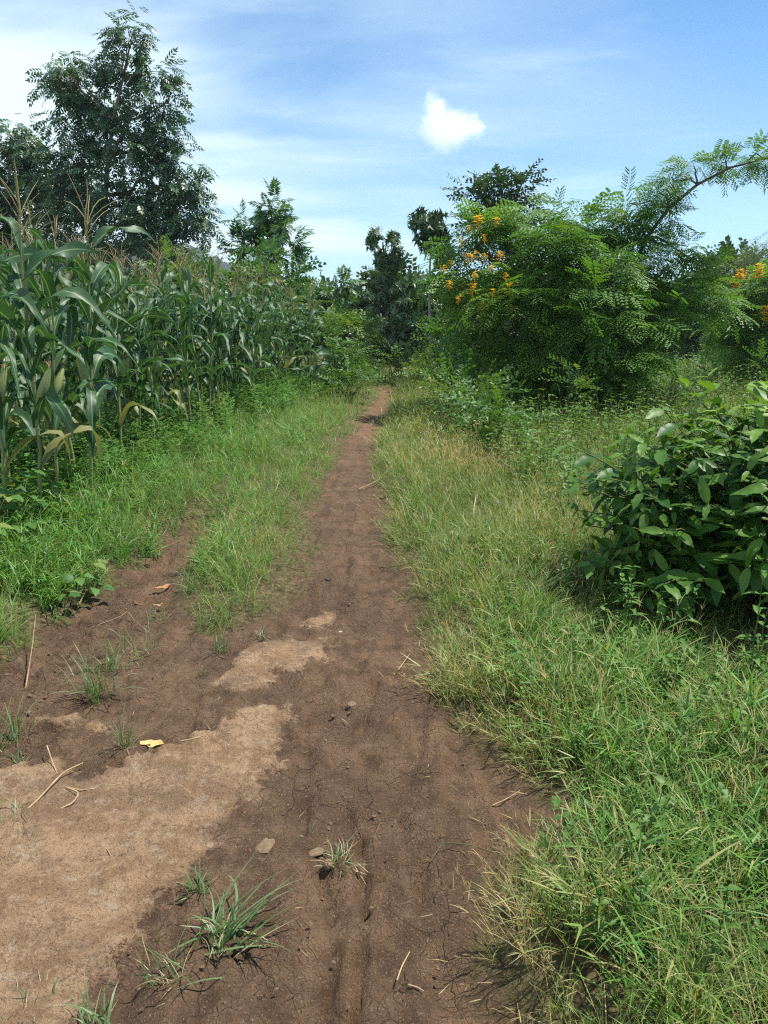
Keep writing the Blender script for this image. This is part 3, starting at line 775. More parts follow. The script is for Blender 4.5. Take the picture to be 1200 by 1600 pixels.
tree('small_tree', 'small dark round topped tree left of the tall dark tree by the path end', 'tree', 27, 574, [(574, 466, 12, 10), (576, 484, 18, 12), (570, 505, 30, 14), (600, 508, 20, 16)], WHO, 'mango', 107, dens=28, sprays=9, crad=.35, scale=1.3, r0=.07, group=TG)
tree('dark_tree', 'dark upright broadleaf tree with a knobbly outline at the path end', 'tree', 21, 622, [(598, 378, 22, 14), (610, 396, 26, 16), (624, 418, 28, 18), (600, 432, 24, 16), (614, 455, 36, 20), (640, 450, 18, 16), (628, 485, 34, 20), (640, 515, 44, 22), (660, 480, 24, 20), (672, 540, 40, 26), (625, 545, 40, 22)],
     WHO, 'mango', 108, dens=33, sprays=10, crad=.32, scale=1.15, r0=.1, hollow=.3, group=TG)
tree('slender_tree', 'slender bare trunked tree with a small tuft of leaves on top', 'tree', 19.5, 670, [(674, 338, 16, 9), (660, 350, 17, 10), (686, 352, 17, 10), (668, 366, 20, 10), (684, 374, 18, 10), (670, 384, 12, 7), (690, 402, 15, 9), (697, 392, 10, 7)], WHO, 'mango', 109, dens=22, sprays=6, crad=.26, scale=1.1, r0=.06, bark='palebark', hollow=.2, limb_frac=.9, group=TG)
tree('dark_tree', 'dark tree crown rising behind the yellow flowered tree', 'tree', 20, 790, [(750, 300, 26, 16), (742, 322, 22, 14), (782, 292, 22, 14), (812, 296, 28, 18), (790, 318, 40, 18), (770, 345, 45, 22), (800, 370, 50, 30)], TWL, 'mango', 110, dens=45, sprays=10, crad=.35, scale=1.2, r0=.12, hollow=.2, group=TG)
tree('willowy_tree', 'pale grey green willowy tree at the far right edge', 'tree', 30, 1205, [(1190, 395, 20, 20), (1205, 380, 30, 16), (1215, 410, 40, 30), (1180, 425, 24, 16), (1230, 440, 50, 30), (1145, 425, 18, 8)], TWN, 'willow', 111, dens=30, sprays=12, crad=.5, scale=1.4, r0=.12, droop=.5, group=TG)

FLK = dict(tpls=BIP, mat='flow', crad=.24, scale=1.1, up=.35, flat=.4, droop=.15, stems=7, bark='bark')
ft = tree('flowering_tree', 'large spreading tree with fine leaves, yellow flowers and one long arching branch', 'tree', 13.2, 925,
     [(745, 385, 34, 24), (775, 355, 40, 22), (835, 345, 50, 22), (900, 350, 55, 26), (950, 358, 40, 24), (730, 430, 34, 28, -.5), (800, 400, 60, 36, -.6), (880, 400, 66, 40, -.8), (960, 410, 60, 40, -.7), (1020, 455, 40, 24),
      (1075, 455, 36, 22, -.3), (1112, 470, 28, 22, -.4), (745, 490, 40, 34, -.3), (820, 480, 60, 40, -1.0), (910, 490, 66, 44, -1.2), (990, 500, 60, 36, -1.), (1055, 495, 40, 24, -.7),
      (760, 545, 44, 32), (850, 560, 70, 36, -.9), (940, 575, 66, 40, -.9), (1000, 555, 36, 30, -.4), (890, 610, 50, 24, -.4), (850, 620, 40, 26, -.2), (930, 625, 40, 24, .2), (965, 605, 36, 28, .2)],
     seed=112, dens=36, sprays=14, r0=.11, hollow=.35, **FLK)
# small leaved growth filling the inside and foot of the tree
r = np.random.default_rng(115)
fi = MB(); foliage(fi, lobes3(13.4, [(790, 430, 50, 44), (870, 420, 66, 54), (950, 430, 60, 54), (830, 510, 80, 50), (930, 520, 80, 50), (870, 590, 70, 44), (950, 600, 60, 40), (790, 560, 44, 40)]), TWG, r, 55, 9, .25, .95, up=.2)
fi.build('inner_foliage', M['shrub'], ft)
# the long arching branch
r = np.random.default_rng(113)
arch = np.array([at(*p) for p in ((955, 520, 13.2), (985, 425, 13.0), (1010, 372, 12.9), (1045, 325, 12.8), (1090, 288, 12.7), (1140, 262, 12.6), (1195, 248, 12.5), (1225, 246, 12.4))])
bw = MB(); tube(bw, arch, np.linspace(.04, .008, 8), 7)
lf = MB()
al = [(at(px, py, Y), np.array((rx, .5 * (rx + ry), ry)) * mpp(px, py, Y)) for px, py, rx, ry, Y in
      ((985, 318, 20, 18, 12.9), (1030, 300, 26, 18, 12.8), (1045, 345, 30, 16, 12.7), (1000, 350, 20, 16, 13), (1085, 262, 26, 14, 12.7), (1060, 280, 22, 14, 12.6), (1130, 255, 28, 12, 12.6), (1170, 250, 26, 12, 12.5), (1205, 250, 26, 12, 12.4), (1075, 385, 34, 14, 12.8), (1095, 410, 26, 12, 12.7), (1030, 395, 24, 12, 12.9))]
cl = foliage(lf, al, BIP, r, 30, 7, .2, .8, up=.2, flat=.5, droop=.2, hollow=.1)
for (c, rr), cc in zip(al, cl):
    a = arch[np.argmin(np.linalg.norm(arch - c, axis=1))]
    tube(bw, bez(a, c, .04, 5, .02, r), [.018, .015, .012, .01, .007], 4)
    for t_ in cc[::2]: tube(bw, bez(c, t_, .02, 3), [.007, .005, .003], 3)
br = bw.build('arching_branch', M['bark'], ft); o = lf.build('branch_leaves', M['flow'], ft); o.parent = br
def flower_head(px, py, Y, s, parent, r):
    mb = MB(); c = at(px, py, Y)
    for k in range(26):
        u = r.random(); a = r.uniform(0, 6.28)
        p = c + np.array((r.normal(0, .045), r.normal(0, .045), (u - .5) * .2)) * s
        for j in range(5):
            b = a + j * 1.257
            d = np.array((math.cos(b), math.sin(b), .35)) + r.normal(0, .2, 3)
            add_leaf8(mb, p, d, (0, 0, 1.), .042 * s, .034 * s, (0.35 * (r.random() < .2), r.random(), 0), .1)
    tube(mb, [c + np.array((0, 0, -.16 * s)), c, c + np.array((.01, 0, .12 * s))], [.006, .005, .003], 4, (.2, .2, 0))
    mb.build('flower_cluster', M['flower'], parent)
for p in ((748, 347, 1.), (733, 358, .5), (741, 400, .8), (731, 403, .8), (756, 402, .6), (781, 402, .8), (738, 452, .9), (752, 480, .6), (806, 485, .9), (796, 450, .8), (775, 345, .6), (705, 412, .5), (722, 378, .6), (757, 372, .5), (693, 420, .5), (790, 432, .5), (768, 420, .5), (702, 445, .6), (770, 458, .6), (716, 468, .5), (742, 430, .6)):
    flower_head(p[0], p[1], 11.9 + (.45 if p[1] < 420 else 0), p[2] * .95, ft, r)
ft2 = tree('flowering_tree', 'smaller yellow flowered tree cut by the right edge', 'tree', 15.5, 1200,
     [(1165, 455, 24, 18), (1195, 440, 30, 20), (1225, 450, 34, 30), (1160, 500, 32, 24), (1205, 495, 44, 30), (1150, 535, 26, 24), (1200, 545, 50, 30), (1250, 520, 50, 40)], seed=114, dens=60, sprays=9, r0=.07, hollow=.35, **FLK)
for p in ((1152, 438, 1.), (1158, 428, .7), (1185, 424, 1.), (1194, 490, 1.1), (1145, 452, .5)): flower_head(p[0], p[1], 15.0, p[2] * 1.3, ft2, r)

# shrubs along the path and in the meadow
SH = dict(tpls=TWG, mat='shrub', stems=5, bark='stem', crown='foliage', trunk='stems', r0=.03, up=.4)
def shrub(label, Y, lobes, seed, group=None, name='shrub', **kw):
    k = dict(SH); k.update(kw); b = k.pop('bpx', None)
    if b is None: b = sum(l[0] for l in lobes) / len(lobes)
    return tree(name, label, 'shrub', Y, b, lobes, seed=seed, group=group, **k)
SG = 'shrubs beside the path'
D = dict(dens=70, sprays=9, crad=.22, scale=.95)
shrub('low leafy shrub nearest the dry grass on the right of the path', 8.6, [(755, 660, 40, 30), (790, 655, 45, 30), (735, 685, 26, 20), (800, 690, 30, 18)], 201, SG, **D)
shrub('low shrub with yellowish leaf tips left of the flowering tree', 10.5, [(700, 625, 34, 26), (735, 615, 40, 28), (690, 650, 22, 16)], 202, SG, alt=.25, **D)
shrub('dense dark shrub below the left side of the flowering tree', 12, [(760, 595, 44, 30), (810, 600, 40, 26), (725, 585, 34, 24)], 203, SG, **D)
shrub('bright green shrub by the bend at the path end', 17, [(655, 575, 24, 14), (680, 580, 22, 16), (640, 585, 14, 8)], 204, SG, dens=75, sprays=9, crad=.22, scale=1., alt=.4)
shrub('leafy shrub right of the path just before the bend', 14, [(680, 605, 26, 18), (705, 590, 26, 20)], 205, SG, **D)
shrub('bushy shrub under the slender tree', 18, [(690, 545, 40, 24), (720, 540, 40, 28), (705, 520, 34, 24)], 206, SG, tpls=TWL, dens=52, sprays=9, crad=.3, scale=1.)
shrub('tall leafy shrub at the end of the maize rows', 16.5, [(540, 560, 28, 24), (520, 545, 26, 22), (555, 585, 24, 20), (530, 590, 30, 20)], 207, SG, **D)
shrub('rounded shrub leaning over the left edge of the path end', 15.2, [(550, 590, 26, 20), (528, 605, 22, 16), (565, 600, 14, 14)], 208, SG, **D)
shrub('pale shrub on the left just beyond the last maize', 19, [(545, 520, 28, 22), (520, 515, 26, 20), (560, 545, 24, 18)], 209, SG, tpls=TWL, dens=56, sprays=8, crad=.3, scale=1., alt=.3)
shrub('dark shrub closing the end of the path', 24, [(590, 540, 24, 22), (565, 535, 24, 22), (612, 550, 20, 18)], 210, SG, tpls=TWL, mat='mango', dens=26, sprays=9, crad=.35, scale=1.2)
shrub('bright shrub in front of the dark thicket at the path end', 20, [(590, 568, 20, 10), (610, 565, 18, 12), (630, 562, 16, 10)], 211, SG, dens=75, sprays=9, crad=.22, scale=1., alt=.3)
shrub('dark mounded bush in the meadow right of the flowering tree', 17, [(1112, 562, 28, 14), (1135, 566, 22, 13), (1092, 570, 20, 11)], 212, SG, dens=75, sprays=9, crad=.22, scale=1.)
shrub('shrub at the right edge under the smaller flowering tree', 14.5, [(1190, 585, 24, 14), (1220, 580, 34, 22), (1172, 575, 18, 12)], 213, SG, dens=34, sprays=9, crad=.24, scale=1.)
shrub('thin weedy shrub in front of the flowering tree trunk', 11, [(890, 625, 14, 36), (905, 600, 16, 28), (880, 655, 16, 14)], 214, SG, dens=34, sprays=6, crad=.16, scale=.8, alt=.25)
shrub('shrub between the flowering tree and the mounded bush', 14, [(1050, 590, 22, 14), (1028, 598, 18, 12)], 215, SG, dens=34, sprays=9, crad=.22, scale=1.)
shrub('broad leaved bush behind the maize at the foot of the tall tree', 19, [(270, 412, 34, 18), (315, 440, 30, 14), (350, 450, 30, 14), (300, 455, 46, 18)], 216, SG, tpls=TWL, dens=44, sprays=9, crad=.35, scale=1.2, alt=.2)
shrub('light green shrub behind the middle of the maize rows', 18.5, [(470, 490, 26, 18), (450, 480, 28, 16), (490, 510, 24, 20), (395, 440, 22, 16)], 217, SG, tpls=TWL, dens=48, sprays=8, crad=.3, scale=1.1, alt=.3)

# far thicket closing the view and wooded hill
r = np.random.default_rng(301)
th = MB()
FAR = [tpl_twig(r, 14, 1.0, .34, .17, .2, False, .9, True) for _ in range(5)]
for k in range(150):
    Y = r.uniform(28, 62); px = r.uniform(-330, 1530); p = at(px, 500, Y)
    top = r.uniform(1.8, 3.4) + .02 * (Y - 28) + (.8 if px > 1050 or px < 300 else 0)
    lo = [(np.array((p[0] + r.normal(0, .7), Y + r.normal(0, .7), top * f)), np.array((r.uniform(.9, 1.9), 1.2, top * .32))) for f in (.3, .65)]
    foliage(th, lo, FAR, r, 9, 9, .5, 1.0, up=.3)
tag(th.build('far_thicket', M['farleaf']), 'dense far thicket closing the view behind the trees', 'thicket', None, 'stuff')

ridge = np.array([(-900, 376), (-300, 378), (100, 385), (250, 392), (310, 404), (345, 416), (385, 428), (440, 446), (500, 462), (560, 474), (640, 484), (800, 486), (1200, 474), (1800, 460)])
HX = np.array([at(a, b, 700)[0] for a, b in ridge]); HZ = np.array([at(a, b, 700)[2] for a, b in ridge])
ux = np.linspace(-800, 700, 160); uy = np.linspace(380, 1100, 40)
hx, hy = np.meshgrid(ux, uy)
prof = np.where(hy < 700, sstep(380, 700, hy), sstep(1100, 700, hy))
hz = np.interp(hx * 700 / np.clip(hy, 600, 800), HX, HZ) * prof + 3 * fbm(hx * .02, hy * .02, 3, 61) * prof - 1.5
hid = np.arange(hx.size).reshape(hx.shape)
hm = MB(); hm.add(np.stack([hx, hy, hz], -1).reshape(-1, 3), np.stack([hid[:-1, :-1], hid[:-1, 1:], hid[1:, 1:], hid[1:, :-1]], -1).reshape(-1, 4))
tag(hm.build('hills', M['hill']), 'wooded hill sloping down behind the maize', 'hill', None, 'structure')
def hill_z(x, y):
    pr = np.where(y < 700, sstep(380, 700, y), sstep(1100, 700, y))
    return np.interp(x * 700 / np.clip(y, 600, 800), HX, HZ) * pr - 1.5
fm = MB()
n = 2600; fx = r.uniform(-330, 40, n); fy = r.uniform(440, 720, n)
BL = []
for k in range(5):
    t = T()
    for j in range(46):
        d = nrm(r.normal(size=3)); d[2] = abs(d[2]) * 1.1
        add_kite(t.m, d * np.array((2., 2., 2.6)) * r.uniform(.6, 1), d + r.normal(0, .4, 3), nrm(r.normal(size=3) + np.array((0, 0, 1))), 1.9, 1.4, (0, r.uniform(-.25, .25), 0))
    BL.append(t.fin())
foot = np.zeros(n); a = r.uniform(0, 6.28, n)
inst(fm, BL, np.stack([fx, fy, hill_z(fx, fy) + .8], 1), np.stack([np.cos(a), np.sin(a), foot], 1), np.tile((0, 0, 1.), (n, 1)), r.uniform(.6, 1.35, n), np.stack([r.random(n) * .2, .5 + r.normal(0, .25, n)], 1), r)
tag(fm.build('hill_woods', M['farleaf']), 'far woods covering the hazy hill', 'woods', None, 'stuff')
for k, (px, s, lab) in enumerate(((314, 1.5, 'distant round tree standing alone on the hill crest'), (337, 1.0, 'smaller distant tree further down the hill crest'), (300, 1.2, 'distant tree on the hill crest closest to the tall tree'))):
    x = at(px, 410, 700)[0]; z = float(hill_z(np.array([x]), np.array([700.]))[0])
    root = empty('hill_tree', (x, 700, z), lab, 'tree', 'trees on the hill crest')
    w = MB(); tube(w, [(x, 700, z - 1), (x, 700, z + 5 * s)], [.5, .3], 6); w.build('trunk', M['bark'], root)
    f = MB(); inst(f, BL, np.array([[x, 700, z + 5 * s], [x + 1, 700, z + 3.8 * s], [x - 1.2, 700, z + 4 * s]]), np.tile((1., 0, 0), (3, 1)), np.tile((0, 0, 1.), (3, 1)), np.full(3, 1.1 * s), np.full((3, 2), .3), r); f.build('crown', M['farleaf'], root)

# ------------------------------------------------------------------ maize
def maize_leaf(mb, r, base, az, L, W, th0, curl, k=13, kink=None, dry=0.):
    P, S, Nn, s = blade_pts(r, base, az, L, W, th0, curl, k, r.normal(0, .8), kink, 1.1, r.normal(0, .5))
    w = W * .5 * np.minimum(1, .45 + 2.2 * s) * np.clip(1 - s ** 2.6, .02, 1)
    ph = r.uniform(0, 6.28); fq = r.uniform(4, 6.5)
    cols = (-1, -.5, 0, .5, 1); vs, cs = [], []
    for e in cols:
        fold = .38 * (1 - s) * abs(e) * w * 1.5
        wave = .024 * abs(e) ** 2 * np.sin(s * fq * 6.28 / 2 + ph + (1.3 if e > 0 else 0)) * np.sin(np.pi * np.clip(s * 1.1, 0, 1))
        vs.append(P + S * (e * w)[:, None] + Nn * (fold + wave)[:, None])
        cs.append(np.stack([np.full(k + 1, abs(e)), np.full(k + 1, .5), np.clip(dry + np.clip(s - .93, 0, 1) * 6, 0, 1)], 1))
    v = np.stack(vs, 1).reshape(-1, 3); c = np.stack(cs, 1).reshape(-1, 3)
    c[:, 1] += r.normal(0, .25)
    q = [[i * 5 + j, i * 5 + j + 1, (i + 1) * 5 + j + 1, (i + 1) * 5 + j] for i in range(k) for j in range(4)]
    mb.add(v, q, c=np.clip(c, 0, 1))

def make_maize(seed, split, H=1.75):
    r = np.random.default_rng(seed)
    root = empty('maize_plant', (0, 0, 0), 'maize', 'maize plant')
    k = 14; zs = np.linspace(-.03, H, k)
    xs = np.cumsum(r.normal(0, .006, k)); ys = np.cumsum(r.normal(0, .006, k))
    pts = np.stack([xs, ys, zs], 1)
    st = MB(); tube(st, pts, np.linspace(.014, .006, k), 7, (0, .5, 0))
    for i in range(1, k - 1): tube(st, [pts[i] + (0, 0, -.006), pts[i], pts[i] + (0, 0, .006)], [.0125 * (1 - .04 * i), .017 * (1 - .04 * i), .0125 * (1 - .04 * i)], 7, (.25, .5, 0))
    st.build('stalk', M['stalk'], root, local=True)
    phi = r.uniform(0, 6.28); allm = MB()
    i = 0
    for j in range(3, k - 1):
        for rep in range(1):
            u = j / (k - 1)
            mb = MB() if split else allm
            L = (.55 + .45 * math.sin(math.pi * (.15 + .75 * u))) * r.uniform(.75, 1.)
            kink = (r.uniform(.25, .6), r.uniform(.6, 1.5)) if r.random() < .65 else None
            dry = .7 if (j <= 3 and r.random() < .25) else 0.
            maize_leaf(mb, r, pts[j], phi + math.pi * (i % 2) + r.normal(0, .45), L * (.88 - .1 * (u > .8)), r.uniform(.065, .1), r.uniform(.18, .55), r.uniform(.9, 2.6) - .6 * u * r.random(), 13 if split else 9, kink, dry)
            i += 1
            if split: mb.build('leaf', M['maize'], root, local=True)
    if not split: allm.build('leaves', M['maize'], root, local=True)
    ts = MB(); top = pts[-1]
    L = r.uniform(.22, .4)
    ctr = np.array([top + np.array((0, 0, L * u)) + r.normal(0, .006, 3) for u in np.linspace(0, 1, 5)])
    dryt = r.random() * .3
    tube(ts, ctr, [.004, .004, .004, .004, .0015], 4, (dryt, .6, 0))
    for j in range(r.integers(5, 11)):
        b = ctr[0] + np.array((0, 0, L * r.uniform(.05, .4))); a = r.uniform(0, 6.28)
        P, S, Nn, s = blade_pts(r, b, a, r.uniform(.18, .3), .004, r.uniform(.2, .6), r.uniform(.2, 1.1), 4)
        tube(ts, P, [.0018, .0028, .0028, .0024, .001], 4, (dryt, r.random(), 0))
    ts.build('tassel', M['tassel'], root, local=True)
    b = pts[6]; a = phi + r.normal(0, .4); d = np.array((.35 * math.cos(a), .35 * math.sin(a), 1.)); d /= np.linalg.norm(d)
    er = MB(); tube(er, [b + d * .24 * u + np.array((math.cos(a), math.sin(a), 0)) * .015 for u in (0, .12, .35, .65, .88, 1)], [.012, .024, .03, .026, .015, .006], 8, (0, .5, 0))
    for j in range(9):
        add_blade(er, r, b + d * .235 + np.array((math.cos(a), math.sin(a), 0)) * .015, r.uniform(0, 6.28), .07, .004, .3, 1.4, 3, .9, 1.)
    er.build('ear', M['husk'], root, local=True)
    return root

r = np.random.default_rng(401)
near_p = [make_maize(500 + i, True, (1.8, 1.95, 2.05, 1.7, 1.9, 2.0, 1.85)[i]) for i in range(7)]
far_p = [make_maize(520 + i, False, (1.75, 1.9, 2.0, 1.65, 1.85)[i]) for i in range(5)]
used = {}
def put_maize(x, y, s, label, group, split, rz=None):
    pool = near_p if split else far_p
    i = r.integers(len(pool)); p = pool[i]
    rz = r.uniform(0, 6.28) if rz is None else rz
    tl = (r.normal(0, .05), r.normal(0, .05))
    if (split, i) not in used:
        used[(split, i)] = 1
        p.location = (float(x), float(y), h1(x, y)); p.rotation_euler = (tl[0], tl[1], rz); p.scale = (s,) * 3
        tag(p, label, None, group); return p
    return copy_tree(p, (x, y, h1(x, y)), rz, s, label, group, tl)
MG = 'maize plants in the left field'
HERO = [((140, 795), 1.2, 'tallest maize plant, nearest the path, standing in front of the field'),
        ((88, 812), 1.02, 'maize plant with a pale stalk just left of the tallest plant'),
        ((122, 770), 1.08, 'maize plant close behind the tallest one, stalks almost touching'),
        ((20, 800), .98, 'maize plant by the left edge, set back behind the foremost two'),
        ((190, 742), .98, 'slim maize plant just right of the tallest plant'),
        ((18, 846), 1.08, 'maize plant farthest left in front, rising straight out of the bean leaves'),
        ((66, 838), 1.12, 'maize plant out in front of the row between the bean plants'),
        ((215, 700), 1.0, 'maize plant with long leaves arching towards the grassy verge'),
        ((265, 695), .93, 'front row maize plant with a pale ear, right of the slim one'),
        ((345, 665), .93, 'front row maize plant with a tall bare spike on top'),
        ((392, 655), .88, 'front row maize plant left of the brown leaf, mid row'),
        ((492, 628), .95, 'last maize plant of the front row beside the tall shrub')]
for (p, s, lab) in HERO:
    x, y = gp(*p, .12); put_maize(x, y, s, lab, MG, True)
cnt = 0
for row in range(7):
    yy = 4.7 + row * .1
    while yy < 17.5:
        yy += r.uniform(.26, .42) if row < 2 else r.uniform(.32, .56)
        x = float(edge_x(yy)) - .18 - row * .62 + r.normal(0, .08); y = yy + r.normal(0, .06)
        if abs(x) > .52 * (y * .97 + .4) + 1.0: continue
        if row == 0 and y < 6.0: continue
        split = row <= 1 and y < 12
        s = r.uniform(.9, 1.06) * (1 + .08 * sstep(9, 6, yy))
        lab = 'plain green maize plant in the front rows facing the path' if row <= 1 else 'maize plant in the rows behind the front of the field'
        put_maize(x, y, s, lab, 'front rows of maize' if row <= 1 else 'back rows of maize', split); cnt += 1
print('maize', cnt)

# ------------------------------------------------------------------ glossy bush on the right
def tpl_coffee(r, k=9):
    t = T(); s = np.linspace(0, 1, k + 1)
    L, W = 1.0, .345
    w = W * .5 * np.sin(np.pi * np.clip(s, 0, 1) ** .8) ** .8 * np.where(s > .85, .8, 1)
    w[0] = .012; w[-1] = .004
    dr = r.uniform(.15, .5); ph = r.uniform(0, 6.28)
    vs = []
    for e in (-1, -.55, 0, .55, 1):
        z = -dr * s ** 2 * .6 + .12 * abs(e) * w * 2 * .8 + .012 * np.sin(s * 40 - abs(e) * 4) * (abs(e) > .1) * (abs(e) < .9) + .02 * abs(e) * np.sin(s * 16 + ph + e)
        vs.append(np.stack([s * L * (1 - .12 * dr), e * w, z], 1))
    v = np.stack(vs, 1).reshape(-1, 3)
    q = [[i * 5 + j, i * 5 + j + 1, (i + 1) * 5 + j + 1, (i + 1) * 5 + j] for i in range(k) for j in range(4)]
    t.m.add(v, q); return t.fin()
r = np.random.default_rng(601)
CF = [tpl_coffee(r) for _ in range(8)]
bc = np.array((2.34, 4.25, .48)); br_ = np.array((1.34, 1.12, .9))
root = empty('broadleaf_bush', (bc[0], bc[1], h1(bc[0], bc[1])), 'large dark bush with big glossy leaves on the right', 'bush')
stm, lv = MB(), MB()
b0 = np.array((bc[0], bc[1], .0))
for k in range(520):
    d = nrm(r.normal(size=3)); d[2] = abs(d[2]) * 1.1 - .35; d /= np.linalg.norm(d)
    tip = bc + d * br_ * r.uniform(.62, .97) * (1 + .12 * noise(np.array([d[0] * 3 + 5]), np.array([d[2] * 3 + d[1] * 2]), 71)[0])
    tip[2] = max(.08, tip[2])
    st = b0 + (tip - b0) * np.array((.25, .25, .35)) + r.normal(0, .05, 3)
    P = bez(st, tip, .06, 7, .01, r)
    tube(stm, P, np.linspace(.009, .003, 7), 5)
    if k % 16 == 0: tube(stm, bez(b0 + np.append(r.normal(0, .08, 2), 0), st, .05, 6, .02, r), np.linspace(.022, .01, 6), 6)
    dirv = nrm(P[-1] - P[-3])
    npair = r.integers(4, 7)
    for j in range(npair):
        f = 1 - j * .13
        p = P[0] + (P[-1] - P[0]) * f + np.array((0, 0, .06 * 4 * f * (1 - f)))
        side = nrm(np.cross(dirv, (0, 0, 1.) if j % 2 else r.normal(size=3)))
        new = (j <= 1) * (.25 + .6 * sstep(.8, 1.25, tip[2])) * (1 if j == 0 else .6)
        for e in (-1, 1):
            X_ = nrm(side * e + dirv * .55 + np.array((0, 0, r.uniform(-.35, .25))))
            Z_ = np.array((0, 0, 1.)) + d * .4 + r.normal(0, .25, 3)
            sz = r.choice([.1, .13, .16, .2]) * r.uniform(.85, 1.1) * (.75 if j == 0 else 1)
            inst(lv, CF, p[None], X_[None], Z_[None], np.array([sz]), np.array([[np.clip(new + r.normal(0, .08), 0, 1), .5 + r.normal(0, .25)]]), r)
for (tx, ty, tz) in ((1.02, 4.25, .93), (1.55, 4.3, 1.12)):      # two shoots standing clear of the bush on the left
    P = bez(b0 + np.array((-.3, -.1, .35)), (tx, ty, tz), .05, 8, .01, r); tube(stm, P, np.linspace(.008, .003, 8), 5)
    for j in range(5):
        p = P[-1 - j]
        for e in (-1, 1):
            X_ = nrm(np.array((-.6 if e < 0 else .5, e * .5, .05 - .2 * r.random()))); inst(lv, CF, p[None], X_[None], np.array([[0, -.2, 1.]]) + r.normal(0, .2, (1, 3)), np.array([.2 if j else .17]), np.array([[.3 * (j == 0), .5]]), r)
stm.build('stems', M['stem'], root); lv.build('foliage', M['coffee'], root)

# ------------------------------------------------------------------ single small plants
def weed_plant(px, py, H, label, name='weed_plant', n=8, ll=.08, lw=.035, seed=0, stems=3, z=.07, mat='weed'):
    r = np.random.default_rng(seed); x, y = gp(px, py, z); b = np.array((x, y, h1(x, y)))
    root = empty(name, b, label, 'weed')
    s_, f = MB(), MB()
    for s in range(stems):
        az = r.uniform(0, 6.28); h = H * r.uniform(.7, 1.); th = r.uniform(.02, .28)
        P = np.array([b + np.array((math.sin(th) * math.cos(az) * u * h, math.sin(th) * math.sin(az) * u * h, h * u - .02)) + np.append(r.normal(0, .004, 2), 0) for u in np.linspace(0, 1, 7)])
        tube(s_, P, np.linspace(.004, .0015, 7), 5)
        for i in range(n):
            u = .18 + .82 * i / (n - 1); p = np.array([np.interp(u, np.linspace(0, 1, 7), P[:, a]) for a in range(3)]); a0 = i * 1.5 + r.uniform(-.3, .3)
            for e in (0, math.pi):
                d = np.array((math.cos(a0 + e), math.sin(a0 + e), r.uniform(-.1, .6)))
                add_leaf8(f, p, d, (-d[0] * .3, -d[1] * .3, 1), ll * (1.2 - .6 * u) * r.uniform(.8, 1.15), lw * (1.15 - .5 * u), (.15 * r.random(), .5 + r.normal(0, .2), 0), .3)
    s_.build('stem', M['stem'], root); f.build('leaves', M[mat], root)
    return root
weed_plant(985, 1000, .42, 'upright weed with paired leaves in front of the dark bush', seed=1, n=9, ll=.085)
weed_plant(1060, 1010, .36, 'short weed under the front of the dark bush', seed=2, n=6)
weed_plant(1165, 1080, .6, 'thin tall weed near the right edge below the bush', seed=3, stems=2, n=6, ll=.1)
weed_plant(1040, 1090, .3, 'low pale weed among broad grass right of the upright weed', seed=4, stems=3, n=6)

def bean_plant(px, py, label, seed, H=.4, n=16, s=1.):
    r = np.random.default_rng(seed); x, y = gp(px, py, .1); b = np.array((x, y, h1(x, y)))
    root = empty('bean_plant', b, label, 'plant', 'bean plants under the maize')
    st, f = MB(), MB()
    for k in range(n):
        az = r.uniform(0, 6.28); th = r.uniform(.1, 1.); h = H * r.uniform(.5, 1.)
        e = b + np.array((math.sin(th) * math.cos(az), math.sin(th) * math.sin(az), math.cos(th))) * h
        tube(st, bez(b + (0, 0, -.02), e, .04, 5, .006, r), np.linspace(.0035, .0018, 5), 4)
        alt = .75 * (r.random() < .12)
        for a in (-1.1, 0, 1.1):
            d = np.array((math.cos(az + a), math.sin(az + a), -.15))
            add_leaf8(f, e + d * (.03 if a else .05), d, nrm(np.array((math.cos(az) * .3, math.sin(az) * .3, 1)) + r.normal(0, .2, 3)), s * r.uniform(.07, .11), s * r.uniform(.055, .08), (alt, .5 + r.normal(0, .2), 0), .2, .1)
    st.build('stem', M['stem'], root); f.build('leaves', M['weed'], root)
bean_plant(30, 850, 'broad leaved bean plant at the left edge below the maize', 11, .5, 22)
bean_plant(85, 840, 'broad leaved bean plant under the pale stalked maize', 12, .4)
bean_plant(-30, 880, 'broad leaved bean plant cut by the left edge', 13, .5, 20)
bean_plant(120, 905, 'pale round leaved plant in the bright grass by the rut', 14, .22, 7, .9)
bean_plant(40, 790, 'broad leaved bean plant behind the others between maize stalks', 15, .5, 18)

def tuft(px, py, label, seed, n, L, W, spread=.55, dry=.15, s=1., cx=0., group='grass tufts on the bare soil', mat='tuft', rb=.02, lean=(0, 0)):
    r = np.random.default_rng(seed); x, y = gp(px, py); b = np.array((x, y, h1(x, y) + .004))
    mb = MB()
    for k in range(n):
        az = r.uniform(0, 6.28); d = .85 if r.random() < dry else 0.
        l = L * r.uniform(.5, 1.1) * (.7 if d else 1); W_ = W * (.55 if d else 1)
        base = b + np.append(r.normal(0, rb, 2), -.012)
        th = abs(r.normal(.1, spread * .6)) + (.5 if d else 0)
        add_blade(mb, r, base, az, l, W_ * r.uniform(.7, 1.2), th, r.uniform(.2, 1.4), 7, d, d + .25)
    if any(lean):
        for v in mb.v: v[:, :2] += np.outer(np.clip(v[:, 2] - b[2], 0, 1), lean)
    return tag(mb.build('grass_tuft', M[mat], origin=b), label, 'grass tuft', group)
tuft(345, 1478, 'largest grass tuft on the path edge with long arching green blades', 21, 64, .2, .0075, 1.25, .22, rb=.04, lean=(.7, .3))
tuft(268, 1525, 'half dry tuft just left of the largest tuft', 22, 34, .15, .004, .9, .5, rb=.025, lean=(-.2, -.2))
tuft(312, 1392, 'small spiky green tuft above the largest tuft', 23, 34, .1, .006, .8, .1, rb=.015)
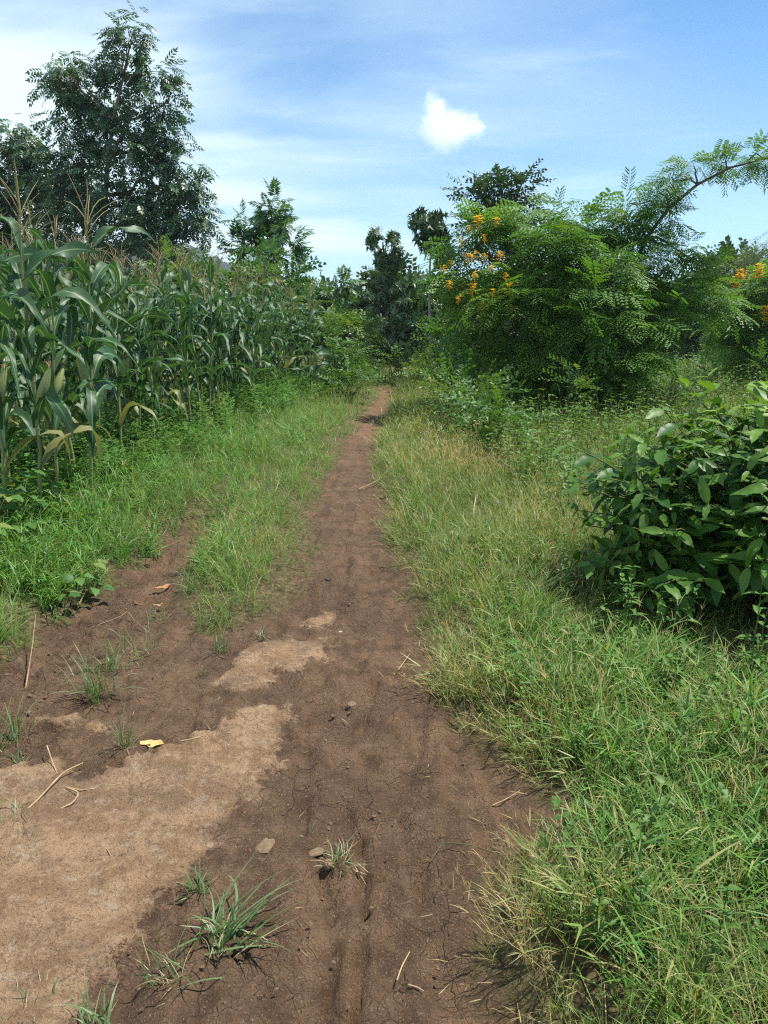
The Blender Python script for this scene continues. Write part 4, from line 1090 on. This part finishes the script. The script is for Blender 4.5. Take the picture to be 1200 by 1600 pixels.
tuft(530, 1345, 'mostly dry straw tuft in the middle of the path', 24, 46, .15, .0045, 1.0, .6, rb=.02, lean=(.5, .0))
tuft(483, 1302, 'tiny tuft just above the dry straw tuft', 25, 16, .06, .004, .8, .1, rb=.01)
tuft(195, 1172, 'fine upright tuft next to the yellow leaf', 26, 34, .19, .0035, .5, .3, rb=.012)
tuft(150, 1090, 'bushy green tuft on the bare soil near the rut', 27, 60, .24, .005, .5, .12, rb=.035)
tuft(178, 1045, 'green tuft just behind the bushy one', 28, 50, .2, .005, .5, .12, rb=.05)
tuft(212, 1020, 'loose green tuft farthest back beside the rut', 29, 40, .2, .004, .6, .2, rb=.06)
tuft(15, 1160, 'green tuft cut by the left edge', 30, 50, .22, .005, .7, .25, rb=.04)
tuft(30, 1195, 'thin wiry tuft below the one cut by the left edge', 31, 24, .14, .003, .8, .4, rb=.02)
tuft(345, 1020, 'sparse tuft in front of the middle grass strip', 32, 26, .16, .005, .8, .2, rb=.02)
tuft(412, 1000, 'small tuft at the right corner of the middle grass strip', 33, 18, .12, .004, .8, .3, rb=.015)
tuft(315, 1055, 'tiny sprout on dark soil behind the dry crust', 34, 12, .09, .003, .8, .3, rb=.01)
tuft(40, 1575, 'pale dry tuft in the bottom left corner', 35, 34, .1, .005, 1., .6, rb=.03)
tuft(150, 1608, 'green tuft cut by the bottom edge', 36, 30, .13, .006, .8, .25, rb=.02)
tuft(30, 1280, 'flattened dry tuft beneath the long straws', 37, 26, .14, .004, 1.1, .6, rb=.03)
tuft(300, 925, 'upright tuft in the old rut', 38, 40, .2, .004, .45, .15, rb=.03)
tuft(240, 960, 'low tuft beside the old rut', 39, 30, .12, .004, .8, .25, rb=.04)

# sprig lying on the path at right
def strand(name, pts_px, rr, mat, label, cat, z0=.013, group=None):
    P = []
    for px, py, z in pts_px:
        x, y = gp(px, py); P.append((x, y, h1(x, y) + z0 + z))
    P = np.array(P)
    t = np.linspace(0, len(P) - 1, 4 * (len(P) - 1) + 1)
    P = np.stack([np.interp(t, np.arange(len(P)), P[:, a]) for a in range(3)], 1)
    Q = P.copy(); Q[1:-1] = (P[:-2] + 2 * P[1:-1] + P[2:]) / 4
    mb = MB(); tube(mb, Q, np.linspace(rr, rr * .55, len(Q)), 6)
    return tag(mb.build(name, M[mat], origin=P[0]), label, cat, group)
STG = 'dry stalks on the soil'
strand('dry_stalk', [(0, 1312, 0), (60, 1262, .02), (100, 1222, .03), (130, 1200, .01)], .004, 'straw', 'long straight dry stalk at the left edge of the dry crust', 'stalk', group=STG)
strand('dry_stalk', [(60, 1282, 0), (115, 1262, .01), (125, 1245, .012), (100, 1236, .01), (130, 1238, .0), (190, 1228, .0)], .003, 'straw', 'curled dry stalk looping over the long straight one', 'stalk', group=STG)
strand('dry_stalk', [(75, 1180, .03), (85, 1205, .01), (98, 1228, 0)], .0028, 'straw', 'short dry stalk leaning on the long straight one', 'stalk', group=STG)
strand('stick', [(38, 1058, .0), (52, 1020, .1), (60, 996, .18)], .004, 'twig', 'leaning brown stick by the left verge', 'stick')
strand('dry_vine', [(130, 968, .01), (185, 964, .02), (200, 955, .02), (210, 972, .015), (235, 990, .005)], .0028, 'twig', 'curved dry vine lying across the old rut', 'vine')
strand('straw', [(620, 1541, .003), (628, 1522, .012), (640, 1503, .02)], .0024, 'straw', 'single bright straw near the bottom of the path', 'straw')
strand('twig', [(638, 1546, 0), (652, 1552, .004), (662, 1556, 0)], .0028, 'twig', 'short bent twig beside the bright straw', 'twig')
strand('twig', [(265, 1222, .0), (285, 1238, .01), (300, 1248, .008)], .003, 'twig', 'thin dark twig on the dry crust', 'twig')
strand('straw', [(283, 1165, .0), (310, 1163, .008), (335, 1152, .004)], .0028, 'straw', 'straw lying right of the yellow leaf', 'straw')
strand('straw', [(770, 1268, .0), (790, 1262, .006), (812, 1250, .01)], .0026, 'straw', 'straw by the notch in the right grass edge', 'straw')
strand('dry_stalk', [(560, 770, .01), (590, 762, .03), (615, 745, .06)], .004, 'straw', 'bent dry stalk at the right edge of the path', 'stalk')
strand('grass_runner', [(672, 1352, .0), (692, 1335, .03), (740, 1345, .04), (790, 1362, .03)], .0022, 'stem', 'thin grass runner reaching onto the path from the right', 'runner')
strand('straw', [(622, 1050, 0), (630, 1040, .006), (640, 1026, .008)], .0026, 'straw', 'pale straw on the dark path near the right grass', 'straw')

def stone(px, py, w, l, hgt, rot, mat, label, seed, name='stone', cat='stone', grp=None):
    r = np.random.default_rng(seed); x, y = gp(px, py); z = h1(x, y)
    n, m = 14, 8; v = []
    for i in range(m + 1):
        ph = math.pi * i / m
        for j in range(n):
            t = 2 * math.pi * j / n
            d = np.array((math.sin(ph) * math.cos(t), math.sin(ph) * math.sin(t), math.cos(ph)))
            d = np.sign(d) * np.abs(d) ** .7
            k = 1 + .16 * noise(np.array([d[0] * 1.6 + seed]), np.array([d[1] * 1.6 + d[2]]), seed)[0]
            v.append(d * k * np.array((w, l, hgt)))
    v = np.array(v); c, s_ = math.cos(rot), math.sin(rot)
    v = np.stack([v[:, 0] * c - v[:, 1] * s_ + x, v[:, 0] * s_ + v[:, 1] * c + y, v[:, 2] + z + hgt * .45], 1)
    q = [[i * n + j, (i + 1) * n + j, (i + 1) * n + (j + 1) % n, i * n + (j + 1) % n] for i in range(m) for j in range(n)]
    mb = MB(); mb.add(v, q); return tag(mb.build(name, M[mat], origin=(x, y, z), smooth=False), label, cat, grp)
stone(416, 1322, .028, .038, .014, -.4, 'stone', 'flat brown stone pressed into the path', 41)
stone(513, 1348, .014, .016, .012, .3, 'stone', 'small tan pebble at the dry straw tuft', 42)
stone(493, 1328, .03, .016, .006, .5, 'stone', 'flat tan flake left of the dry straw tuft', 43)
stone(549, 1106, .022, .02, .01, .2, 'stone', 'tan stone in the middle of the path', 44)
stone(520, 1122, .01, .01, .007, .2, 'clod', 'small brown pebble just below the tan stone', 45)
stone(512, 913, .02, .018, .018, .1, 'darkstone', 'small black stone on the path by the middle strip', 46)
stone(478, 1010, .032, .022, .005, .1, 'greystone', 'pale grey flake on the light soil patch', 47)
stone(532, 989, .01, .008, .005, .1, 'greystone', 'tiny white chip on the path', 48)
stone(609, 1028, .008, .006, .004, .1, 'greystone', 'tiny pale chip near the right edge of the path', 49)

def fallen_leaf(px, py, L, W, rot, mat, label, seed, curl=.25):
    r = np.random.default_rng(seed); x, y = gp(px, py); z = h1(x, y) + .017
    k = 8; s = np.linspace(0, 1, k + 1); w = W * .5 * np.sin(np.pi * np.clip(s, .02, .985)) ** .7; vs = []
    for e in (-1, -.5, 0, .5, 1):
        vs.append(np.stack([(s - .5) * L, e * w + .004 * np.sin(s * 9 + e), .10 * W * abs(e) ** 2 + curl * L * (s - .45) ** 2 + .003 * np.sin(s * 14 + e * 3)], 1))
    v = np.stack(vs, 1).reshape(-1, 3); c, s_ = math.cos(rot), math.sin(rot)
    v = np.stack([v[:, 0] * c - v[:, 1] * s_ + x, v[:, 0] * s_ + v[:, 1] * c + y, v[:, 2] + z], 1)
    q = [[i * 5 + j, i * 5 + j + 1, (i + 1) * 5 + j + 1, (i + 1) * 5 + j] for i in range(k) for j in range(4)]
    mb = MB(); mb.add(v, q); return tag(mb.build('fallen_leaf', M[mat], origin=(x, y, z)), label, 'leaf')
fallen_leaf(238, 1170, .095, .05, -.1, 'yleaf', 'yellow fallen leaf on the dry soil', 51, .12)
fallen_leaf(255, 918, .1, .05, .6, 'bleaf', 'reddish brown dead leaf in the old rut', 52, .4)
fallen_leaf(248, 945, .06, .03, .2, 'bleaf', 'small brown dead leaf lying lower in the old rut', 53, .4)
fallen_leaf(62, 828, .12, .08, .8, 'bleaf', 'brown dead leaf among the bean plants', 54, .5)

# loose crumbs and chopped straw on the bare soil
r = np.random.default_rng(701)
n = 16000; x = r.uniform(-2.6, 1.1, n); y = 1.2 + 6.5 * r.random(n) ** 1.4
w = np.exp(-((x - rut_x(y)) / .3) ** 2) * .8 + .22
k = (bare_d(x, y) < -.0) & (r.random(n) < w)
x, y = x[k], y[k]
CL = []
for i in range(5):
    t = T(); th_ = np.arange(6) * 1.047
    v = [(0, 0, .7)] + [(math.cos(a) * r.uniform(.7, 1.2), math.sin(a) * r.uniform(.7, 1.2), r.uniform(.0, .3)) for a in th_] + [(0, 0, -.4)]
    t.m.add(v, None, [[0, 1 + j, 1 + (j + 1) % 6] for j in range(6)] + [[7, 1 + (j + 1) % 6, 1 + j] for j in range(6)]); CL.append(t.fin())
n = len(x); a = r.uniform(0, 6.28, n)
mb = MB(); inst(mb, CL, np.stack([x, y, height(x, y) + .003], 1), np.stack([np.cos(a), np.sin(a), r.normal(0, .3, n)], 1), np.tile((0, 0, 1.), (n, 1)) + r.normal(0, .2, (n, 3)), .0015 + .007 * r.random(n) ** 4 * (1 + 1.2 * np.exp(-((x - rut_x(y)) / .3) ** 2)), np.zeros((n, 2)), r)
tag(mb.build('soil_crumbs', M['clod'], smooth=False), 'loose crumbs of earth on the bare soil', 'soil', None, 'stuff')
n = 3000; x = r.uniform(-2.6, 1.2, n); y = 1.2 + 7 * r.random(n) ** 1.4
bdv = bare_d(x, y); k = (bdv < .02) & (r.random(n) < .25 + .75 * np.exp(-(bdv / .12) ** 2)); x, y = x[k], y[k]; n = len(x)
ST = []
for i in range(6):
    t = T(); add_blade(t.m, r, (0, 0, 0), 0, 1., .045, 1.5, r.uniform(-.3, .3), 4, .9, .95); ST.append(t.fin())
a = r.uniform(0, 6.28, n)
mb = MB(); inst(mb, ST, np.stack([x, y, height(x, y) + .006], 1), np.stack([np.cos(a), np.sin(a), np.zeros(n)], 1), np.tile((0, 0, 1.), (n, 1)) + r.normal(0, .15, (n, 3)), .012 + .06 * r.random(n) ** 3, np.zeros((n, 2)), r)
tag(mb.build('straw_litter', M['grass']), 'scraps of dry straw scattered on the bare soil', 'litter', None, 'stuff')

# ------------------------------------------------------------------ haze, cloud
def box(name, lo, hi):
    v = [(x, y, z) for x in (lo[0], hi[0]) for y in (lo[1], hi[1]) for z in (lo[2], hi[2])]
    mb = MB(); mb.add(v, [[0, 1, 3, 2], [4, 6, 7, 5], [0, 4, 5, 1], [2, 3, 7, 6], [0, 2, 6, 4], [1, 5, 7, 3]])
    return mb
HAZE = True
if HAZE:
    m, nt, out = new_mat('air')
    v = N(nt, 'ShaderNodeVolumePrincipled'); v.inputs['Color'].default_value = (.80, .9, 1, 1); v.inputs['Density'].default_value = .0004; v.inputs['Anisotropy'].default_value = .3
    nt.links.new(v.outputs[0], out.inputs['Volume'])
    tag(box('haze', (-2100, -90, -6), (2100, 2000, 84)).build('haze', m, smooth=False), 'thin blue haze in the air', 'haze', None, 'stuff')

r = np.random.default_rng(801)
mc, nt, out = new_mat('cloud_vapour')
v = N(nt, 'ShaderNodeVolumePrincipled'); v.inputs['Color'].default_value = (1, 1, 1, 1); v.inputs['Anisotropy'].default_value = .45
tc = N(nt, 'ShaderNodeTexCoord'); nz_ = N(nt, 'ShaderNodeTexNoise', i_Scale=.011, i_Detail=6., i_Roughness=.6); nt.links.new(tc.outputs['Object'], nz_.inputs['Vector'])
def ell(c, r_):
    lc = N(nt, 'ShaderNodeVectorMath', operation='LENGTH'); mp = N(nt, 'ShaderNodeMapping', vector_type='TEXTURE'); mp.inputs['Location'].default_value = c; mp.inputs['Scale'].default_value = r_
    nt.links.new(tc.outputs['Object'], mp.inputs[0]); nt.links.new(mp.outputs[0], lc.inputs[0]); return lc.outputs['Value']
dist_ = math_(nt, 'MINIMUM', math_(nt, 'MINIMUM', ell((10, 0, -30), (190, 120, 125)), ell((-50, 0, 40), (105, 90, 130))), ell((125, 20, -20), (120, 80, 50)))
nz2 = N(nt, 'ShaderNodeTexNoise', i_Scale=.035, i_Detail=5., i_Roughness=.65); nt.links.new(tc.outputs['Object'], nz2.inputs['Vector'])
dn = math_(nt, 'SUBTRACT', math_(nt, 'ADD', math_(nt, 'MULTIPLY', nz_.outputs[0], 1.5), math_(nt, 'MULTIPLY', nz2.outputs[0], .6)), math_(nt, 'ADD', dist_, .16))
nt.links.new(math_(nt, 'MULTIPLY', mrange(nt, dn, .08, .75), .022), v.inputs['Density']); nt.links.new(v.outputs[0], out.inputs['Volume'])
cc = at(697, 192, 4000)
cl_o = box('cloud', (-290, -170, -190), (290, 170, 210)).build('cloud', mc, smooth=False); cl_o.location = [float(a) for a in cc]
tag(cl_o, 'small white puffy cloud alone in the blue sky', 'cloud')

# ------------------------------------------------------------------ light, sky, camera
EL, AZ = rad(66), rad(72)
S = Vector((math.sin(AZ) * math.cos(EL), math.cos(AZ) * math.cos(EL), math.sin(EL)))
sl = bpy.data.lights.new('sun', 'SUN'); sl.energy = 4.6; sl.angle = rad(.5); sl.color = (1, .95, .87)
so = bpy.data.objects.new('sun', sl); C.objects.link(so); so.rotation_euler = S.to_track_quat('Z', 'Y').to_euler(); so.location = (20, 10, 40)

world = bpy.data.worlds.new('World'); SC.world = world; world.use_nodes = True
nt = world.node_tree; nt.nodes.clear(); L = nt.links.new
wo = nt.nodes.new('ShaderNodeOutputWorld'); bg = nt.nodes.new('ShaderNodeBackground')
sky = nt.nodes.new('ShaderNodeTexSky'); sky.sky_type = 'NISHITA'; sky.sun_disc = False; sky.sun_elevation = EL; sky.sun_rotation = AZ
sky.altitude = 1100; sky.air_density = 1.; sky.dust_density = .15; sky.ozone_density = 3.
tc = nt.nodes.new('ShaderNodeTexCoord'); sx = nt.nodes.new('ShaderNodeSeparateXYZ'); L(tc.outputs['Generated'], sx.inputs[0])
zc = math_(nt, 'ADD', math_(nt, 'MAXIMUM', sx.outputs[2], 0.), .12)
cb = nt.nodes.new('ShaderNodeCombineXYZ'); L(math_(nt, 'DIVIDE', sx.outputs[0], zc), cb.inputs[0]); L(math_(nt, 'DIVIDE', sx.outputs[1], zc), cb.inputs[1])
def wn(scale, stretch, det=7., rough=.55, dist=.4, loc=(0, 0, 0), rz=0.):
    mp = nt.nodes.new('ShaderNodeMapping'); mp.inputs['Scale'].default_value = stretch; mp.inputs['Location'].default_value = loc; mp.inputs['Rotation'].default_value = (0, 0, rz); L(cb.outputs[0], mp.inputs[0])
    n = nt.nodes.new('ShaderNodeTexNoise'); n.inputs['Scale'].default_value = scale; n.inputs['Detail'].default_value = det; n.inputs['Roughness'].default_value = rough; n.inputs['Distortion'].default_value = dist
    L(mp.outputs[0], n.inputs['Vector']); return n.outputs[0]
veil = wn(.55, (1, 1.6, 1), 6., .5, .3, (3.1, 1.7, 0), .35)
wisp = wn(1.3, (.8, 1.7, 1), 8., .6, .6, (1.3, .4, 0), .25)
side = mrange(nt, sx.outputs[0], -.5, .5, 1., .0)          # milky veil thicker to the left
m1 = math_(nt, 'MULTIPLY', mrange(nt, math_(nt, 'ADD', veil, math_(nt, 'MULTIPLY', side, .16)), .42, .72), side)
m2 = math_(nt, 'MULTIPLY', mrange(nt, wisp, .48, .8), .26)
low = mrange(nt, sx.outputs[2], .0, .34, .55, .0)
mask = math_(nt, 'ADD', math_(nt, 'ADD', m1, m2), math_(nt, 'MULTIPLY', low, .7), True)
col = mixc(nt, mask, mixc(nt, 1., sky.outputs[0], (.50, .93, 1.14), 'MULTIPLY'), (6.6, 8.0, 8.8))
L(col, bg.inputs[0]); bg.inputs[1].default_value = .085
L(bg.outputs[0], wo.inputs[0])

cam = bpy.data.cameras.new('camera'); co = bpy.data.objects.new('camera', cam); C.objects.link(co)
co.location = (0, 0, CAM_Z); co.rotation_euler = (math.pi / 2 - PITCH, 0, 0)
cam.sensor_fit = 'VERTICAL'; cam.angle = 2 * math.atan(800 / FPX); cam.clip_start = .05; cam.clip_end = 20000
SC.camera = co
SC.cycles.use_denoising = False
SC.view_settings.view_transform = 'Standard'; SC.view_settings.look = 'None'; SC.view_settings.exposure = .8; SC.view_settings.gamma = 1
SC.cycles.max_bounces = 8; SC.cycles.diffuse_bounces = 3; SC.cycles.glossy_bounces = 2; SC.cycles.transmission_bounces = 4; SC.cycles.volume_bounces = 10; SC.cycles.max_bounces = 12; SC.render.filter_size = 1.2; SC.cycles.pixel_filter_type = 'BLACKMAN_HARRIS'; SC.cycles.filter_width = 1.2
print('total verts', sum(len(me.vertices) for me in bpy.data.meshes), 'objects', len(bpy.data.objects))
